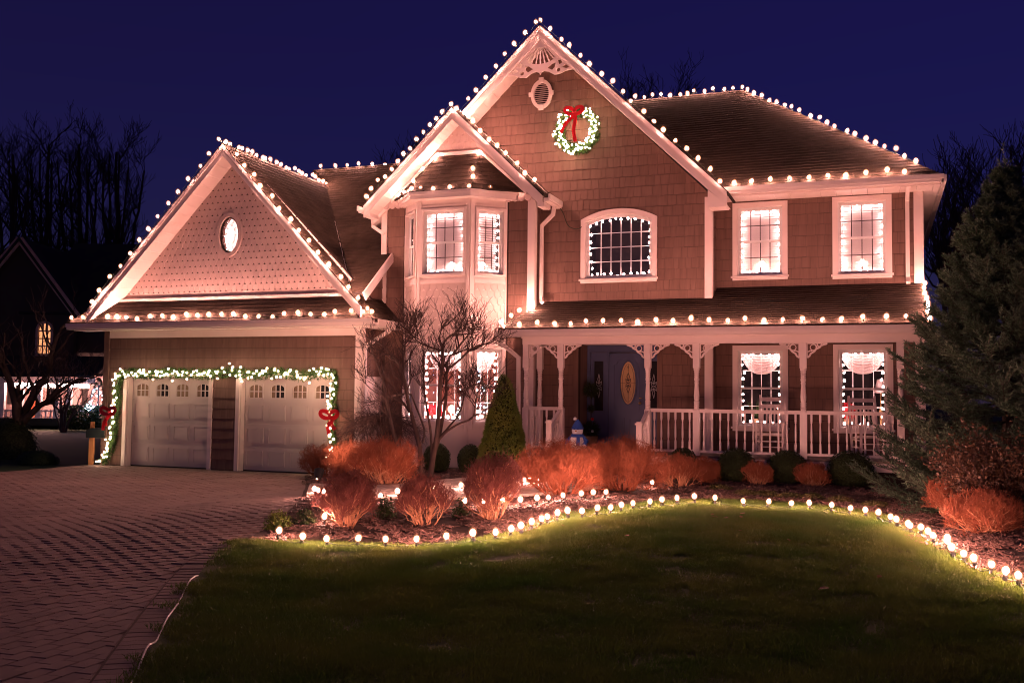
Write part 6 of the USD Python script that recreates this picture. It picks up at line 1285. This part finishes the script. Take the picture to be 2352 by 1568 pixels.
for px0, px1 in ((20, 45), (115, 132), (190, 203)): part(N, 'window', MB().box(NX(px0), NX(px1), -0.1, -0.07, 1.1, 2.4, FN), 'far_wall')
zr_ = NZ(120, 941); part(N, 'handrail', MB().box(xp0, xp1, -2.42, -2.3, zr_ - 0.05, zr_ + 0.05, FN), 'white_paint')
x = xp0
while x < xp1: part(N, 'baluster', MB().box(x, x + 0.06, -2.39, -2.33, 0.46, zr_ - 0.051, FN), 'white_paint'); x += 0.24
pts = [fp(FN, x, -2.38, pe - 0.52) for x in np.linspace(xp0 + 3, xp1 - 0.3, 34)]; string('neighbour_light_string', 'dense white lights along the eave of the neighbouring porch, far left', 'light string', pts, 0.10, 'bulb_far', rb, sockets=False)
b = onax((225, 935), 46); b[2] = 0.9; t = thing('lit_christmas_tree', 'small conical tree covered in cold white lights beside the neighbouring porch', 'tree', V(b[0], b[1], 0)); u = rb.uniform(0, 1, 900); a = rb.uniform(0, 6.28, 900); mb = MB(); needles(mb, b + np.c_[0.55 * (1 - u) * np.cos(a), 0.55 * (1 - u) * np.sin(a), 1.5 * u], np.c_[np.cos(a), np.sin(a), 0.3 + 0 * a], 0.14, 0.03, rb); part(t, 'foliage', mb, 'boxwood_leaf', kind='stuff'); part(t, 'trunk', MB().tube([V(b[0], b[1], 0), b + V(0, 0, 1.4)], 0.03, 6), 'bark_dark')
for k in range(44): u = 1 - math.sqrt(rb.uniform(0, 1)); a = rb.uniform(0, 6.28); part(t, 'bulb', bulb_mesh(b + V(0.58 * (1 - u) * math.cos(a), 0.58 * (1 - u) * math.sin(a), 1.5 * u), 0.035, (0, 0, 1)), 'bulb_blue')
mb = MB(); c = onax((190, 940), 46); n = 2600; p = c + np.c_[rb.uniform(-1.0, 1.0, n) * ca, rb.uniform(-1.0, 1.0, n) * sa, np.zeros(n)] ; p = FN[0] + np.outer(rb.uniform(NX(146, 940, 46), NX(236, 940, 46), n), FN[1]) + np.outer(rb.uniform(-4.6, -3.7, n), FN[2]) + np.outer(rb.uniform(0.0, NZ(190, 930, 46), n), V(0, 0, 1)); leaves(mb, p, rb.normal(size=(n, 3)), 0.07, rb); t = thing('hedge', 'dark clipped hedge in front of the neighbouring porch railing', 'hedge', c * V(1, 1, 0)); part(t, 'foliage', mb, 'boxwood_leaf', kind='stuff')
# far bare trees
def far_tree(label, px, py_top, Z, spread, name='far_bare_tree', seed=0, limbs=5):
    g = onax((px, 1000), Z); gy_ = NZ(px, 1000, Z); base = (px, 1000 + gy_ * FOC / Z)
    ds = [([base, (px + spread * 0.05, base[1] - (base[1] - py_top) * 0.4), (px + rb.normal(0, spread * 0.12), py_top)], 0.30)]
    for k in range(limbs): sx = (k / (limbs - 1) - 0.5) * 2 * spread; f0 = rb.uniform(0.18, 0.38); ds.append(([(px, base[1] - (base[1] - py_top) * f0), (px + sx * 0.45, base[1] - (base[1] - py_top) * 0.58), (px + sx * rb.uniform(0.8, 1.05), py_top + abs(sx) * 0.5 + rb.uniform(0, 25))], 0.18))
    bare_tree(label, ds, Z, 0.3, 9, 6, 4, 3.0, 'bark_dark', name=name, tw=0.02, up=0.55)
far_tree('leafless tree against the night sky, far left of four', 20, 350, 70, 55)
far_tree('tall leafless tree against the night sky above the neighbouring gable', 100, 335, 72, 60)
far_tree('leafless tree against the night sky above the neighbouring roof', 180, 335, 74, 60)
far_tree('rounded leafless tree against the night sky nearest the garage roof', 262, 345, 70, 70, limbs=6)
far_tree('faint leafless tree top behind the high roof right of the main gable', 1440, 235, 75, 60)
far_tree('fainter leafless tree top over the middle of the high roof', 1545, 240, 80, 55)
far_tree('faint leafless tree top behind the ridge left of the bay gable', 930, 375, 75, 40, limbs=4)
far_tree('dark leafless tree behind the spruces at the right edge', 2200, 470, 48, 70, limbs=6)
far_tree('taller dark leafless tree behind the spruces, cut by the right edge', 2330, 395, 50, 80, limbs=6)
